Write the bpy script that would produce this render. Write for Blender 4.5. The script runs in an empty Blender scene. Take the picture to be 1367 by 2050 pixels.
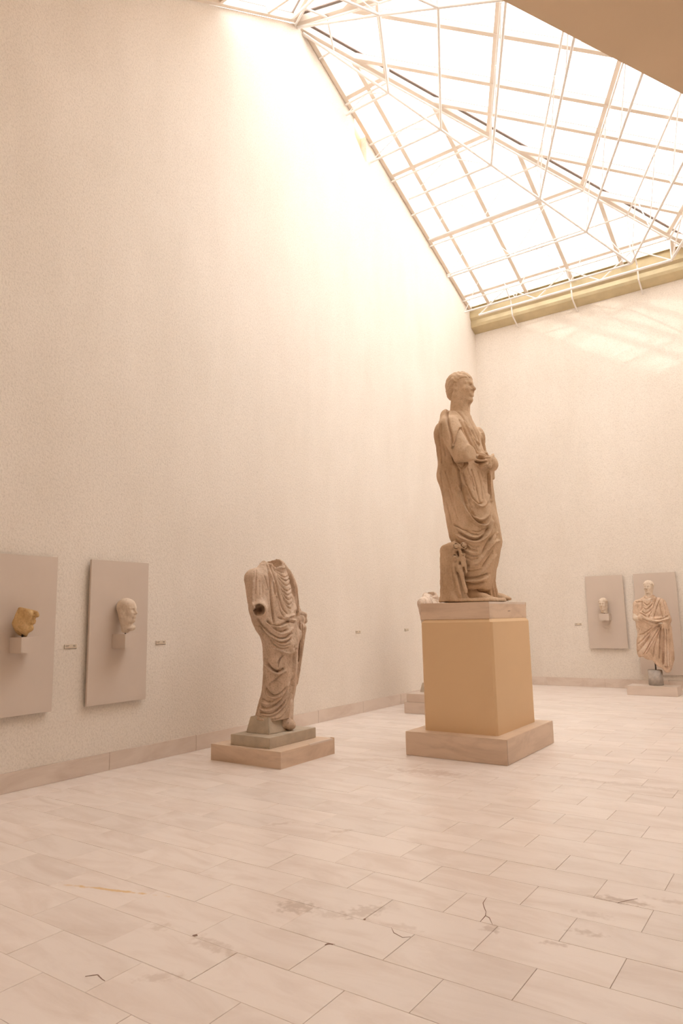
import bpy, bmesh, math, random
import numpy as np
from mathutils import Vector, Matrix

random.seed(7)
SC = bpy.context.scene
COL = SC.collection
R = math.radians

# ------------------------------------------------------------------ camera, sky, sun, exposure
CAM_R = Matrix(((0.8198, 0.1044, 0.5631), (0.5724, -0.1149, -0.8119), (-0.0201, 0.9879, -0.1539)))
cam_d = bpy.data.cameras.new('camera')
cam = bpy.data.objects.new('camera', cam_d)
COL.objects.link(cam)
cam_d.sensor_fit = 'VERTICAL'
cam_d.sensor_height = 36.0
cam_d.sensor_width = 24.0
cam_d.lens = 24.0
cam_d.clip_end = 200
q_ = CAM_R.to_quaternion()
q_.normalize()
cam.rotation_mode = 'QUATERNION'
cam.rotation_quaternion = q_
cam.location = (6.226, 0.0, 1.5)
SC.camera = cam

world = bpy.data.worlds.new('overcast_sky')
SC.world = world
world.use_nodes = True
wb = world.node_tree.nodes['Background']
wb.inputs['Color'].default_value = (1.0, 0.985, 0.985, 1)
wb.inputs['Strength'].default_value = 4.5

sun_d = bpy.data.lights.new('sun', 'SUN')
sun = bpy.data.objects.new('sun', sun_d)
COL.objects.link(sun)
sun_d.energy = 0.85
sun_d.angle = R(0.6)
sun_d.color = (1.0, 0.95, 0.88)
SUN_DIR = Vector((-0.22, 1.0, -0.215))
sun.rotation_mode = 'QUATERNION'
sun.rotation_quaternion = SUN_DIR.to_track_quat('-Z', 'Y')

SC.view_settings.view_transform = 'Standard'
SC.view_settings.look = 'None'
SC.view_settings.gamma = 1.0
SC.view_settings.use_curve_mapping = False
SC.view_settings.exposure = 0.0

# ------------------------------------------------------------------ materials
def nt(name):
    m = bpy.data.materials.new(name)
    m.use_nodes = True
    n = m.node_tree
    return m, n, n.nodes['Principled BSDF']

def node(n, t, **kw):
    x = n.nodes.new(t)
    for k, v in kw.items():
        setattr(x, k, v)
    return x

def simple_mat(name, col, rough=0.5, metal=0.0, var=0.06, scale=6.0, bump=0.0, bscale=60.0, spec=0.4):
    m, n, b = nt(name)
    b.inputs['Roughness'].default_value = rough
    b.inputs['Metallic'].default_value = metal
    b.inputs['Specular IOR Level'].default_value = spec
    tc = node(n, 'ShaderNodeTexCoord')
    no = node(n, 'ShaderNodeTexNoise')
    no.inputs['Scale'].default_value = scale
    no.inputs['Detail'].default_value = 5
    n.links.new(tc.outputs['Object'], no.inputs['Vector'])
    cr = node(n, 'ShaderNodeValToRGB')
    cr.color_ramp.elements[0].position = 0.3
    cr.color_ramp.elements[1].position = 0.72
    cr.color_ramp.elements[0].color = (*[max(0, c * (1 - var)) for c in col], 1)
    cr.color_ramp.elements[1].color = (*[min(1, c * (1 + var)) for c in col], 1)
    n.links.new(no.outputs['Fac'], cr.inputs['Fac'])
    n.links.new(cr.outputs['Color'], b.inputs['Base Color'])
    if bump:
        n2 = node(n, 'ShaderNodeTexNoise')
        n2.inputs['Scale'].default_value = bscale
        n2.inputs['Detail'].default_value = 4
        n.links.new(tc.outputs['Object'], n2.inputs['Vector'])
        bp = node(n, 'ShaderNodeBump')
        bp.inputs['Strength'].default_value = bump
        bp.inputs['Distance'].default_value = 0.02
        n.links.new(n2.outputs['Fac'], bp.inputs['Height'])
        n.links.new(bp.outputs['Normal'], b.inputs['Normal'])
    return m

def stucco_mat(name, col):
    m, n, b = nt(name)
    b.inputs['Roughness'].default_value = 0.9
    b.inputs['Specular IOR Level'].default_value = 0.15
    ge = node(n, 'ShaderNodeNewGeometry')
    no = node(n, 'ShaderNodeTexNoise')
    no.inputs['Scale'].default_value = 0.7
    no.inputs['Detail'].default_value = 6
    no.inputs['Roughness'].default_value = 0.6
    n.links.new(ge.outputs['Position'], no.inputs['Vector'])
    # streaky rain-like stains: stretched noise
    mp = node(n, 'ShaderNodeMapping')
    mp.inputs['Scale'].default_value = (2.2, 2.2, 0.6)
    n.links.new(ge.outputs['Position'], mp.inputs['Vector'])
    n3 = node(n, 'ShaderNodeTexNoise')
    n3.inputs['Scale'].default_value = 1.0
    n3.inputs['Detail'].default_value = 5
    n.links.new(mp.outputs['Vector'], n3.inputs['Vector'])
    ad = node(n, 'ShaderNodeMath', operation='ADD')
    n.links.new(no.outputs['Fac'], ad.inputs[0])
    n.links.new(n3.outputs['Fac'], ad.inputs[1])
    ml = node(n, 'ShaderNodeMath', operation='MULTIPLY')
    ml.inputs[1].default_value = 0.5
    n.links.new(ad.outputs[0], ml.inputs[0])
    cr = node(n, 'ShaderNodeValToRGB')
    cr.color_ramp.elements[0].position = 0.34
    cr.color_ramp.elements[1].position = 0.62
    cr.color_ramp.elements[0].color = (col[0] * .965, col[1] * .955, col[2] * .94, 1)
    cr.color_ramp.elements[1].color = (*[min(1, c * 1.03) for c in col], 1)
    n.links.new(ml.outputs[0], cr.inputs['Fac'])
    # grain of the rough render
    mp2 = node(n, 'ShaderNodeMapping')
    mp2.inputs['Scale'].default_value = (1, 1, 0.8)
    n.links.new(ge.outputs['Position'], mp2.inputs['Vector'])
    n2 = node(n, 'ShaderNodeTexNoise')
    n2.inputs['Scale'].default_value = 58
    n2.inputs['Detail'].default_value = 4
    n2.inputs['Distortion'].default_value = 0.6
    n.links.new(mp2.outputs['Vector'], n2.inputs['Vector'])
    cr2 = node(n, 'ShaderNodeValToRGB')
    cr2.color_ramp.elements[0].position = 0.3
    cr2.color_ramp.elements[0].color = (.87, .86, .845, 1)
    cr2.color_ramp.elements[1].position = 0.56
    cr2.color_ramp.elements[1].color = (1, 1, 1, 1)
    n.links.new(n2.outputs['Fac'], cr2.inputs['Fac'])
    mx = node(n, 'ShaderNodeMix', data_type='RGBA', blend_type='MULTIPLY')
    mx.inputs[0].default_value = 1.0
    n.links.new(cr.outputs['Color'], mx.inputs[6])
    n.links.new(cr2.outputs['Color'], mx.inputs[7])
    n.links.new(mx.outputs[2], b.inputs['Base Color'])
    bp = node(n, 'ShaderNodeBump')
    bp.inputs['Strength'].default_value = 0.38
    bp.inputs['Distance'].default_value = 0.010
    n.links.new(n2.outputs['Fac'], bp.inputs['Height'])
    n.links.new(bp.outputs['Normal'], b.inputs['Normal'])
    return m

def marble_mat(name, col, dark, rough=0.35, vein=0.5, scale=1.6, per_object=False, patches=(), spec=0.5, stretch=(1, 3.2, 3.2), rot=0.5):
    """pale marble with diagonal veins; stains = (x, y, radius, strength, colour index)"""
    m, n, b = nt(name)
    b.inputs['Roughness'].default_value = rough
    b.inputs['Specular IOR Level'].default_value = spec
    ge = node(n, 'ShaderNodeNewGeometry')
    vec = ge.outputs['Position']
    oi = None
    if per_object:
        oi = node(n, 'ShaderNodeObjectInfo')
        vm = node(n, 'ShaderNodeVectorMath', operation='SCALE')
        vm.inputs[0].default_value = (13.7, 7.3, 29.1)
        n.links.new(oi.outputs['Random'], vm.inputs['Scale'])
        va = node(n, 'ShaderNodeVectorMath', operation='ADD')
        n.links.new(vec, va.inputs[0])
        n.links.new(vm.outputs[0], va.inputs[1])
        vec = va.outputs[0]
    mp = node(n, 'ShaderNodeMapping')
    mp.inputs['Rotation'].default_value = (0.3, 0.4, rot)
    mp.inputs['Scale'].default_value = stretch
    n.links.new(vec, mp.inputs['Vector'])
    no = node(n, 'ShaderNodeTexNoise')
    no.inputs['Scale'].default_value = scale
    no.inputs['Detail'].default_value = 8
    no.inputs['Roughness'].default_value = 0.62
    no.inputs['Distortion'].default_value = 0.8
    n.links.new(mp.outputs['Vector'], no.inputs['Vector'])
    cr = node(n, 'ShaderNodeValToRGB')
    e = cr.color_ramp.elements
    e[0].position, e[1].position = 0.33, 0.56
    e[0].color = (*[d * vein + c * (1 - vein) for c, d in zip(col, dark)], 1)
    e[1].color = (*col, 1)
    n.links.new(no.outputs['Fac'], cr.inputs['Fac'])
    out = cr.outputs['Color']
    if per_object:
        mr = node(n, 'ShaderNodeMapRange')
        mr.inputs['To Min'].default_value = 0.965
        mr.inputs['To Max'].default_value = 1.03
        n.links.new(oi.outputs['Random'], mr.inputs['Value'])
        hs = node(n, 'ShaderNodeHueSaturation')
        n.links.new(out, hs.inputs['Color'])
        n.links.new(mr.outputs[0], hs.inputs['Value'])
        out = hs.outputs['Color']
    for (sx, sy, rx, ry, ang, st, sc, wob) in patches:
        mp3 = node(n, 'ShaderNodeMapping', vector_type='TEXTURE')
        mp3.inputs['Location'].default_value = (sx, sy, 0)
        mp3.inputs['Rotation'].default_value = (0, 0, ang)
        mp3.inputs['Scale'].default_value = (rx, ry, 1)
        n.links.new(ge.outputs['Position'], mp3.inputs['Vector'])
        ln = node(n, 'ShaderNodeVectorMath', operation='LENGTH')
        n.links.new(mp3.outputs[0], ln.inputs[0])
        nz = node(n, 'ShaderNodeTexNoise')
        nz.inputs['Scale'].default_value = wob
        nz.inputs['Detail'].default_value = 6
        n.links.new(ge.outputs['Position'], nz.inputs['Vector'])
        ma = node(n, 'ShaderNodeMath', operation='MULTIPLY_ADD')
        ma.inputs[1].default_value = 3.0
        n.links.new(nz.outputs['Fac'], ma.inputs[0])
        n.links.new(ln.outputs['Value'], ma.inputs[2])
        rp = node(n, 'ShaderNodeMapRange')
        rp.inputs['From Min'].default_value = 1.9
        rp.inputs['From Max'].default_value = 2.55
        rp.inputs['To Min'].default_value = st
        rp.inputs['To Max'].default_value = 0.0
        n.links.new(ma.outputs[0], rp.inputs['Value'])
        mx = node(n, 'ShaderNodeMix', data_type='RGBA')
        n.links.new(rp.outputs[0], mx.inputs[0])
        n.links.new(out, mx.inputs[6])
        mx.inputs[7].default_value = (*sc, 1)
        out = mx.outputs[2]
    n.links.new(out, b.inputs['Base Color'])
    return m

def statue_mat(name, col, dark, var_scale=3.0, pit=0.5, light=None, rough=0.75):
    m, n, b = nt(name)
    b.inputs['Roughness'].default_value = rough
    b.inputs['Specular IOR Level'].default_value = 0.25
    tc = node(n, 'ShaderNodeTexCoord')
    no = node(n, 'ShaderNodeTexNoise')
    no.inputs['Scale'].default_value = var_scale
    no.inputs['Detail'].default_value = 7
    no.inputs['Roughness'].default_value = 0.65
    mp = node(n, 'ShaderNodeMapping')
    mp.inputs['Scale'].default_value = (1.4, 1.4, 0.7)
    n.links.new(tc.outputs['Object'], mp.inputs['Vector'])
    n.links.new(mp.outputs['Vector'], no.inputs['Vector'])
    cr = node(n, 'ShaderNodeValToRGB')
    e = cr.color_ramp.elements
    e[0].position, e[1].position = 0.28, 0.55
    e[0].color = (*dark, 1)
    e[1].color = (*col, 1)
    if light:
        x = e.new(0.72)
        x.color = (*light, 1)
    n.links.new(no.outputs['Fac'], cr.inputs['Fac'])
    n2 = node(n, 'ShaderNodeTexNoise')
    n2.inputs['Scale'].default_value = 55
    n2.inputs['Detail'].default_value = 4
    n.links.new(tc.outputs['Object'], n2.inputs['Vector'])
    cr2 = node(n, 'ShaderNodeValToRGB')
    cr2.color_ramp.elements[0].position = 0.3
    cr2.color_ramp.elements[0].color = (1 - .28 * pit, 1 - .30 * pit, 1 - .33 * pit, 1)
    cr2.color_ramp.elements[1].position = 0.5
    n.links.new(n2.outputs['Fac'], cr2.inputs['Fac'])
    mx = node(n, 'ShaderNodeMix', data_type='RGBA', blend_type='MULTIPLY')
    mx.inputs[0].default_value = 1.0
    n.links.new(cr.outputs['Color'], mx.inputs[6])
    n.links.new(cr2.outputs['Color'], mx.inputs[7])
    n.links.new(mx.outputs[2], b.inputs['Base Color'])
    bp = node(n, 'ShaderNodeBump')
    bp.inputs['Strength'].default_value = 0.5
    bp.inputs['Distance'].default_value = 0.006
    n.links.new(n2.outputs['Fac'], bp.inputs['Height'])
    n.links.new(bp.outputs['Normal'], b.inputs['Normal'])
    return m

def glass_mat():
    m = bpy.data.materials.new('skylight_glass')
    m.use_nodes = True
    n = m.node_tree
    n.nodes.clear()
    o = node(n, 'ShaderNodeOutputMaterial')
    t = node(n, 'ShaderNodeBsdfTransparent')
    t.inputs['Color'].default_value = (.97, .98, .98, 1)
    g = node(n, 'ShaderNodeBsdfGlossy')
    g.inputs['Roughness'].default_value = 0.03
    lw = node(n, 'ShaderNodeLayerWeight')
    lw.inputs['Blend'].default_value = 0.5
    pw = node(n, 'ShaderNodeMath', operation='POWER')
    pw.inputs[1].default_value = 5.0
    n.links.new(lw.outputs['Facing'], pw.inputs[0])
    ms = node(n, 'ShaderNodeMath', operation='MULTIPLY_ADD')
    ms.inputs[1].default_value = 0.45
    ms.inputs[2].default_value = 0.03
    n.links.new(pw.outputs[0], ms.inputs[0])
    mx = node(n, 'ShaderNodeMixShader')
    n.links.new(ms.outputs[0], mx.inputs[0])
    n.links.new(t.outputs[0], mx.inputs[1])
    n.links.new(g.outputs[0], mx.inputs[2])
    n.links.new(mx.outputs[0], o.inputs['Surface'])
    return m

FLOOR_STAINS_PATCHES = [
    (3.78, 3.03, .115, .085, .3, .50, (.47, .35, .27), 24), (4.12, 3.17, .13, .07, 1.0, .42, (.52, .39, .31), 26), (4.0, 3.05, .10, .05, .2, .3, (.56, .43, .35), 26),
    (5.20, 4.00, .15, .045, .05, .60, (.50, .36, .28), 22), (5.43, 4.13, .14, .03, .1, .40, (.56, .42, .34), 26), (5.15, 3.53, .09, .035, .15, .48, (.53, .40, .32), 26),
    (5.05, 3.345, .07, .025, .3, .45, (.52, .38, .30), 26), (4.745, 3.33, .05, .05, .4, .45, (.52, .38, .30), 26), (5.11, 3.755, .10, .04, .1, .3, (.57, .44, .36), 28),
    (3.36, 2.48, .06, .04, .3, .35, (.58, .44, .34), 24), (3.72, 2.48, .18, .05, -.1, .38, (.56, .42, .33), 24), (3.74, 2.155, .12, .04, .7, .35, (.56, .42, .33), 24),
    (2.70, 2.64, .32, .016, .297, .75, (.78, .50, .20), 16), (4.37, 3.12, .10, .035, .2, .3, (.58, .44, .36), 24),
    (3.24, 4.21, .12, .03, .9, .35, (.58, .43, .35), 24), (2.75, 4.13, .14, .03, .9, .35, (.60, .45, .36), 24),
    (2.92, 6.18, .42, .13, .1, .42, (.55, .39, .31), 14), (4.6, 6.6, .9, .07, .0, .35, (.60, .47, .39), 16), (2.0, 6.35, .5, .10, .5, .25, (.64, .48, .38), 12),  # first one: darker reddish patch in front of the tall pedestal
]
M = dict(
    wall=stucco_mat('rough_cream_stucco', (.87, .782, .69)),
    tile=marble_mat('floor_marble', (.87, .765, .69), (.68, .54, .45), rough=.27, vein=.45, scale=1.5, per_object=True, patches=FLOOR_STAINS_PATCHES, rot=0.75),
    grout=simple_mat('brown_grout', (.50, .37, .28), .9),
    skirting=marble_mat('skirting_marble', (.78, .65, .55), (.60, .45, .35), rough=.35, vein=.6, scale=1.2, stretch=(2, 1, 3)),
    slab=marble_mat('plinth_marble', (.75, .555, .405), (.52, .35, .235), rough=.4, vein=.6, scale=1.3, stretch=(1.2, 1.2, 4.5), rot=.2),
    pale_slab=marble_mat('pale_plinth_marble', (.76, .62, .52), (.62, .48, .38), rough=.3, vein=.5, scale=1.3, stretch=(1.2, 1.2, 4.5), rot=.2),
    concrete=simple_mat('cast_stone', (.55, .45, .34), .8, var=.12, scale=9, bump=.25, bscale=90),
    grey_concrete=simple_mat('grey_concrete', (.54, .47, .41), .85, var=.15, scale=14, bump=.3, bscale=80),
    cream=simple_mat('cream_painted_board', (.77, .525, .30), .55, var=.012, scale=3),
    panel=simple_mat('grey_panel_paint', (.68, .565, .475), .45, var=.015, scale=4),
    white_steel=simple_mat('white_painted_steel', (.86, .80, .75), .4, var=.02),
    beam=simple_mat('cream_painted_aluminium', (.80, .68, .57), .5, var=.03),
    dark=simple_mat('dark_flashing', (.20, .12, .08), .5, var=.1),
    gutter=simple_mat('brushed_brass_gutter', (.58, .48, .30), .33, metal=.55, var=.08, scale=5),
    soffit=simple_mat('tan_painted_soffit', (.90, .68, .46), .85, var=.03, scale=2),
    iron=simple_mat('dark_iron_rod', (.10, .08, .07), .5, metal=.6),
    plate=simple_mat('cream_label_card', (.74, .62, .48), .5, var=.02),
    ink=simple_mat('dark_print', (.13, .09, .07), .7),
    crack=simple_mat('dark_crack', (.30, .19, .14), .9),
    glass=glass_mat(),
    stone_tan=statue_mat('honey_tan_marble', (.64, .445, .29), (.45, .29, .17), 2.6, .5, (.74, .54, .375)),
    stone_grey=statue_mat('grey_brown_marble', (.68, .505, .375), (.44, .30, .20), 3.2, .8, (.76, .60, .475)),
    stone_pale=statue_mat('pale_pink_marble', (.74, .59, .47), (.52, .36, .26), 5.0, .7, (.80, .67, .56)),
    stone_warm=statue_mat('warm_stained_marble', (.72, .52, .375), (.44, .28, .175), 4.0, .7, (.80, .65, .52)),
    stone_head=statue_mat('white_veined_marble', (.76, .62, .49), (.62, .47, .34), 9.0, .35, (.82, .69, .56)),
    stone_ochre=statue_mat('ochre_stained_marble', (.66, .43, .20), (.45, .26, .10), 9.0, .6, (.74, .52, .28)),
)

# ------------------------------------------------------------------ object helpers
def link(name, me, parent=None, mat=None):
    o = bpy.data.objects.new(name, me)
    COL.objects.link(o)
    if mat is not None and me is not None and not me.materials:
        me.materials.append(mat)
    if parent is not None:
        o.parent = parent
    return o

def empty(name, loc=(0, 0, 0)):
    o = bpy.data.objects.new(name, None)
    o.empty_display_size = .1
    o.location = loc
    COL.objects.link(o)
    return o

def tag(o, label=None, cat=None, group=None, kind=None):
    if label: o['label'] = label
    if cat: o['category'] = cat
    if group: o['group'] = group
    if kind: o['kind'] = kind
    return o

def mesh_py(name, verts, faces, smooth=False):
    me = bpy.data.meshes.new(name)
    me.from_pydata([tuple(v) for v in verts], [], [tuple(f) for f in faces])
    bm = bmesh.new()
    bm.from_mesh(me)
    bmesh.ops.recalc_face_normals(bm, faces=bm.faces)
    bm.to_mesh(me)
    bm.free()
    if smooth:
        me.polygons.foreach_set('use_smooth', [True] * len(me.polygons))
    return me

def box_mesh(name, x0, x1, y0, y1, z0, z1, bev=0.0):
    bm = bmesh.new()
    bmesh.ops.create_cube(bm, size=1)
    for v in bm.verts:
        v.co = Vector(((x0 + x1) / 2 + v.co.x * (x1 - x0), (y0 + y1) / 2 + v.co.y * (y1 - y0), (z0 + z1) / 2 + v.co.z * (z1 - z0)))
    if bev:
        bmesh.ops.bevel(bm, geom=bm.edges[:], offset=bev, segments=2, affect='EDGES', clamp_overlap=True)
    me = bpy.data.meshes.new(name)
    bm.to_mesh(me)
    bm.free()
    return me

def box(name, x0, x1, y0, y1, z0, z1, mat, parent=None, bev=0.0):
    return link(name, box_mesh(name, x0, x1, y0, y1, z0, z1, bev), parent, mat)

def prism(name, poly, axis, a, b, mat, parent=None):
    """extrude a 2-D polygon: axis 'x' -> poly is (y,z), 'z' -> poly is (x,y)"""
    def P(p, t):
        return (t, p[0], p[1]) if axis == 'x' else (p[0], t, p[1]) if axis == 'y' else (p[0], p[1], t)
    n = len(poly)
    v = [P(p, a) for p in poly] + [P(p, b) for p in poly]
    f = [tuple(range(n)), tuple(range(n, 2 * n))] + [(i, (i + 1) % n, n + (i + 1) % n, n + i) for i in range(n)]
    return link(name, mesh_py(name, v, f), parent, mat)

def tube_mesh(name, seg=8):
    v, f = [], []
    for z in (0, 1):
        for i in range(seg):
            a = 2 * math.pi * i / seg
            v.append((math.cos(a), math.sin(a), z))
    for i in range(seg):
        f.append((i, (i + 1) % seg, seg + (i + 1) % seg, seg + i))
    f += [tuple(range(seg)), tuple(range(seg, 2 * seg))]
    me = mesh_py(name, v, f)
    me.materials.append(M['white_steel'])
    for p in me.polygons:
        p.use_smooth = len(p.vertices) == 4
    return me

TUBE = tube_mesh('steel_tube')

def tube(name, a, b, r, parent, me=None):
    a, b = Vector(a), Vector(b)
    d = b - a
    if d.length < 1e-4:
        return None
    o = bpy.data.objects.new(name, me or TUBE)
    COL.objects.link(o)
    o.parent = parent
    o.matrix_local = Matrix.Translation(a) @ d.to_track_quat('Z', 'Y').to_matrix().to_4x4() @ Matrix.Diagonal((r, r, d.length, 1))
    return o

def beam_mesh(name, a, b, w, h, up, mat, top=0.0):
    """box beam from a to b, its top face a distance `top` below the axis along `up`"""
    a, b, up = Vector(a), Vector(b), Vector(up).normalized()
    d = (b - a).normalized()
    s = d.cross(up).normalized() * (w / 2)
    u = s.cross(d).normalized()
    if u.dot(up) < 0: u = -u
    v = []
    for p in (a, b):
        for (i, j) in ((-1, -top - h), (1, -top - h), (1, -top), (-1, -top)):
            v.append(p + s * i + u * j)
    f = [(0, 1, 2, 3), (4, 5, 6, 7), (0, 1, 5, 4), (1, 2, 6, 5), (2, 3, 7, 6), (3, 0, 4, 7)]
    return mesh_py(name, v, f)

# ------------------------------------------------------------------ the room
PX, PY, PZ = -0.1, 7.97, 11.535          # apex of the glass pyramid
S1, S2, S4 = 0.41, 0.371, 0.64           # fall of the far, the side and the near faces
D_FAR = 14.815
FACETS = [                                # downslope direction, slope
    (R(0.0), S1), (R(64.1), S2), (R(119.1), S2), (R(180.0), S4)]

def clip(poly, a, b, c):
    """keep a*x + b*y <= c"""
    out = []
    for i in range(len(poly)):
        p, q = poly[i], poly[(i + 1) % len(poly)]
        dp, dq = a * p[0] + b * p[1] - c, a * q[0] + b * q[1] - c
        if dp <= 0: out.append(p)
        if dp * dq < 0:
            t = dp / (dp - dq)
            out.append((p[0] + (q[0] - p[0]) * t, p[1] + (q[1] - p[1]) * t))
    return out

def facet_z(k, x, y):
    a, s = FACETS[k]
    return PZ - s * ((x - PX) * math.sin(a) + (y - PY) * math.cos(a))

ROOM = [(0.0, 1.12), (4.757, 1.12), (8.43, 7.73), (4.99, D_FAR), (0.0, D_FAR)]
def facet_poly(k):
    p = list(ROOM)
    for j in range(4):
        if j == k: continue
        # glass k is the lower surface where z_k <= z_j
        ak, sk = FACETS[k]
        aj, sj = FACETS[j]
        a = -sk * math.sin(ak) + sj * math.sin(aj)
        b = -sk * math.cos(ak) + sj * math.cos(aj)
        p = clip(p, a, b, a * PX + b * PY)
    return p
FPOLY = [facet_poly(k) for k in range(4)]

# floor: one substrate, tiles as parts
floor = box('floor', -0.3, 12.0, -4.3, 15.1, -0.12, -0.0035, M['grout'])
tag(floor, kind='structure')
TL, TW, J = 0.5965, 0.2945, 0.0022
def tile_mesh(name, w, l):
    t, c = 0.02, 0.0012
    x0, x1, y0, y1 = J / 2, w - J / 2, J / 2, l - J / 2
    v = [(x0, y0, -t), (x1, y0, -t), (x1, y1, -t), (x0, y1, -t), (x0, y0, -c), (x1, y0, -c), (x1, y1, -c), (x0, y1, -c),
         (x0 + c, y0 + c, 0), (x1 - c, y0 + c, 0), (x1 - c, y1 - c, 0), (x0 + c, y1 - c, 0)]
    f = [(8, 9, 10, 11)]
    for i in range(4):
        j = (i + 1) % 4
        f += [(i, j, 4 + j, 4 + i), (4 + i, 4 + j, 8 + j, 8 + i)]
    return mesh_py(name, v, f)
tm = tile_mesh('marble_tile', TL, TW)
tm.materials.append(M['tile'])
CINV = CAM_R.transposed()
def px(p):
    v = CINV @ (Vector(p) - Vector((6.226, 0, 1.5)))
    if v.z > -0.05: return None
    return 683.5 + 1366.7 * v.x / -v.z, 1025 - 1366.7 * v.y / -v.z
def in_room(x, y):
    return 0.33 < x < 11.9 and -4.2 < y < D_FAR - .02
cells = []
border_x = 0.33
for n_ in range(-22, 44):
    y0 = 2.2 + TW * n_
    off = 3.867 if n_ % 2 == 0 else 3.570
    k0 = int(math.floor((border_x - off) / TL))
    for k in range(k0, 14):
        x0 = off + TL * k
        xa, xb = max(x0, border_x), min(x0 + TL, 11.9)
        ya, yb = y0, min(y0 + TW, D_FAR - .002)
        if xb - xa < .04 or yb - ya < .04: continue
        cells.append((xa, xb, ya, yb))
# a border course of long slabs along the left wall
y_ = -4.2
while y_ < D_FAR - .05:
    cells.append((0.004, border_x, y_, min(y_ + 0.9, D_FAR - .002)))
    y_ += 0.9
def seen(c):
    cs = [px((x, y, 0)) for x in c[:2] for y in c[2:]]
    if any(q is None for q in cs): return 0
    if all(q[0] < 0 for q in cs) or all(q[0] > 1367 for q in cs) or all(q[1] > 2050 for q in cs): return 0
    a, b, d, e = cs[0], cs[1], cs[3], cs[2]
    pts = [a, b, d, e]
    return abs(sum(pts[i][0] * pts[(i + 1) % 4][1] - pts[(i + 1) % 4][0] * pts[i][1] for i in range(4))) / 2
cells.sort(key=seen, reverse=True)
n_big = min(298, sum(1 for c in cells if seen(c) > 0))
sizes = {}
for c in cells[:n_big]:
    w, l = c[1] - c[0], c[3] - c[2]
    if abs(w - TL) < 1e-4 and abs(l - TW) < 1e-4:
        me = tm
    else:
        key = (round(w, 3), round(l, 3))
        if key not in sizes:
            sizes[key] = tile_mesh('cut_marble_tile', w, l)
            sizes[key].materials.append(M['tile'])
        me = sizes[key]
    o = link('tile', me, floor)
    o.location = (c[0], c[2], random.uniform(-.0006, .0006))
v, f = [], []
for c in cells[n_big:]:
    b0 = len(v)
    x0, x1, y0, y1 = c[0] + J / 2, c[1] - J / 2, c[2] + J / 2, c[3] - J / 2
    v += [(x0, y0, -.02), (x1, y0, -.02), (x1, y1, -.02), (x0, y1, -.02), (x0, y0, 0), (x1, y0, 0), (x1, y1, 0), (x0, y1, 0)]
    f += [(b0 + 4, b0 + 5, b0 + 6, b0 + 7)] + [(b0 + i, b0 + (i + 1) % 4, b0 + 4 + (i + 1) % 4, b0 + 4 + i) for i in range(4)]
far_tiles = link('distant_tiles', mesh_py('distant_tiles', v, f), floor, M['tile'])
far_tiles['kind'] = 'stuff'
# chips and cracks in the slabs
def flat_blob(name, pts, mat, parent, z=.0016):
    n = len(pts)
    vv = [(p[0], p[1], z) for p in pts] + [(p[0], p[1], -.002) for p in pts]
    ff = [tuple(range(n))] + [(i, (i + 1) % n, n + (i + 1) % n, n + i) for i in range(n)]
    return link(name, mesh_py(name, vv, ff), parent, mat)
def crack(pts, w):
    lft, rgt = [], []
    for i, p in enumerate(pts):
        a, b = Vector(pts[max(i - 1, 0)]), Vector(pts[min(i + 1, len(pts) - 1)])
        d = (b - a).normalized()
        nrm = Vector((-d.y, d.x)) * w * (0.35 if i in (0, len(pts) - 1) else random.uniform(.7, 1.3))
        lft.append((p[0] + nrm.x, p[1] + nrm.y))
        rgt.append((p[0] - nrm.x, p[1] - nrm.y))
    flat_blob('crack', lft + rgt[::-1], M['crack'], floor)
CRACKS = [[(4.581, 3.664), (4.593, 3.592), (4.619, 3.545), (4.648, 3.501), (4.666, 3.453), (4.671, 3.379)], [(4.666, 3.453), (4.692, 3.441), (4.733, 3.38)],
          [(5.186, 3.962), (5.224, 4.024), (5.26, 4.072)], [(3.46, 1.983), (3.479, 2.007), (3.494, 2.021), (3.54, 2.009), (3.565, 2.006)], [(4.334, 3.083), (4.372, 3.043), (4.43, 3.023), (4.461, 3.048)]]
for c in CRACKS: crack(c, .0017)
for c in ([(3.562, 2.503), (3.572, 2.523), (3.587, 2.514), (3.58, 2.499)], [(4.163, 2.765), (4.164, 2.79), (4.201, 2.795), (4.176, 2.783)], [(4.168, 3.089), (4.164, 3.102), (4.175, 3.1), (4.177, 3.087)]):
    flat_blob('chip', c, M['crack'], floor)

# walls
def roof_w(y):
    return PZ - S1 * (y - PY) if y > PY else PZ - S4 * (PY - y)
lw = [(-.2, 0), (D_FAR + .35, 0), (D_FAR + .35, roof_w(D_FAR) + .0), (D_FAR, roof_w(D_FAR) - .02),
      (10.06, roof_w(10.06) - .06), (10.05, 10.06), (10.00, 10.06), (9.66, 10.40), (9.65, roof_w(9.65) - .06),
      (8.25, roof_w(8.25) - .08), (8.12, roof_w(8.12) - .10), (7.97, roof_w(7.97) - .13), (7.80, roof_w(7.8) - .14), (7.5, roof_w(7.5) - .13),
      (1.12, roof_w(1.12) - .08), (1.12, 4.4), (-.2, 4.4), (-.2, 0.0)]
wall_left = prism('wall_left', lw, 'x', -0.35, 0.0, M['wall'])
tag(wall_left, kind='structure')
box('pocket_lining', -.16, -.12, 9.60, 10.12, 9.98, 10.78, M['soffit'], wall_left)
box('pocket_lining', -.12, -.002, 9.645, 9.665, 10.35, 10.76, M['soffit'], wall_left)
box('pocket_lining', -.12, -.002, 9.66, 10.05, 10.045, 10.062, M['soffit'], wall_left)
wall_back = prism('wall_back', [(0.0, 0), (8.1, 0), (8.1, 8.78), (0.0, 8.78)], 'y', D_FAR, D_FAR + .35, M['wall'])
tag(wall_back, kind='structure')

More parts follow.
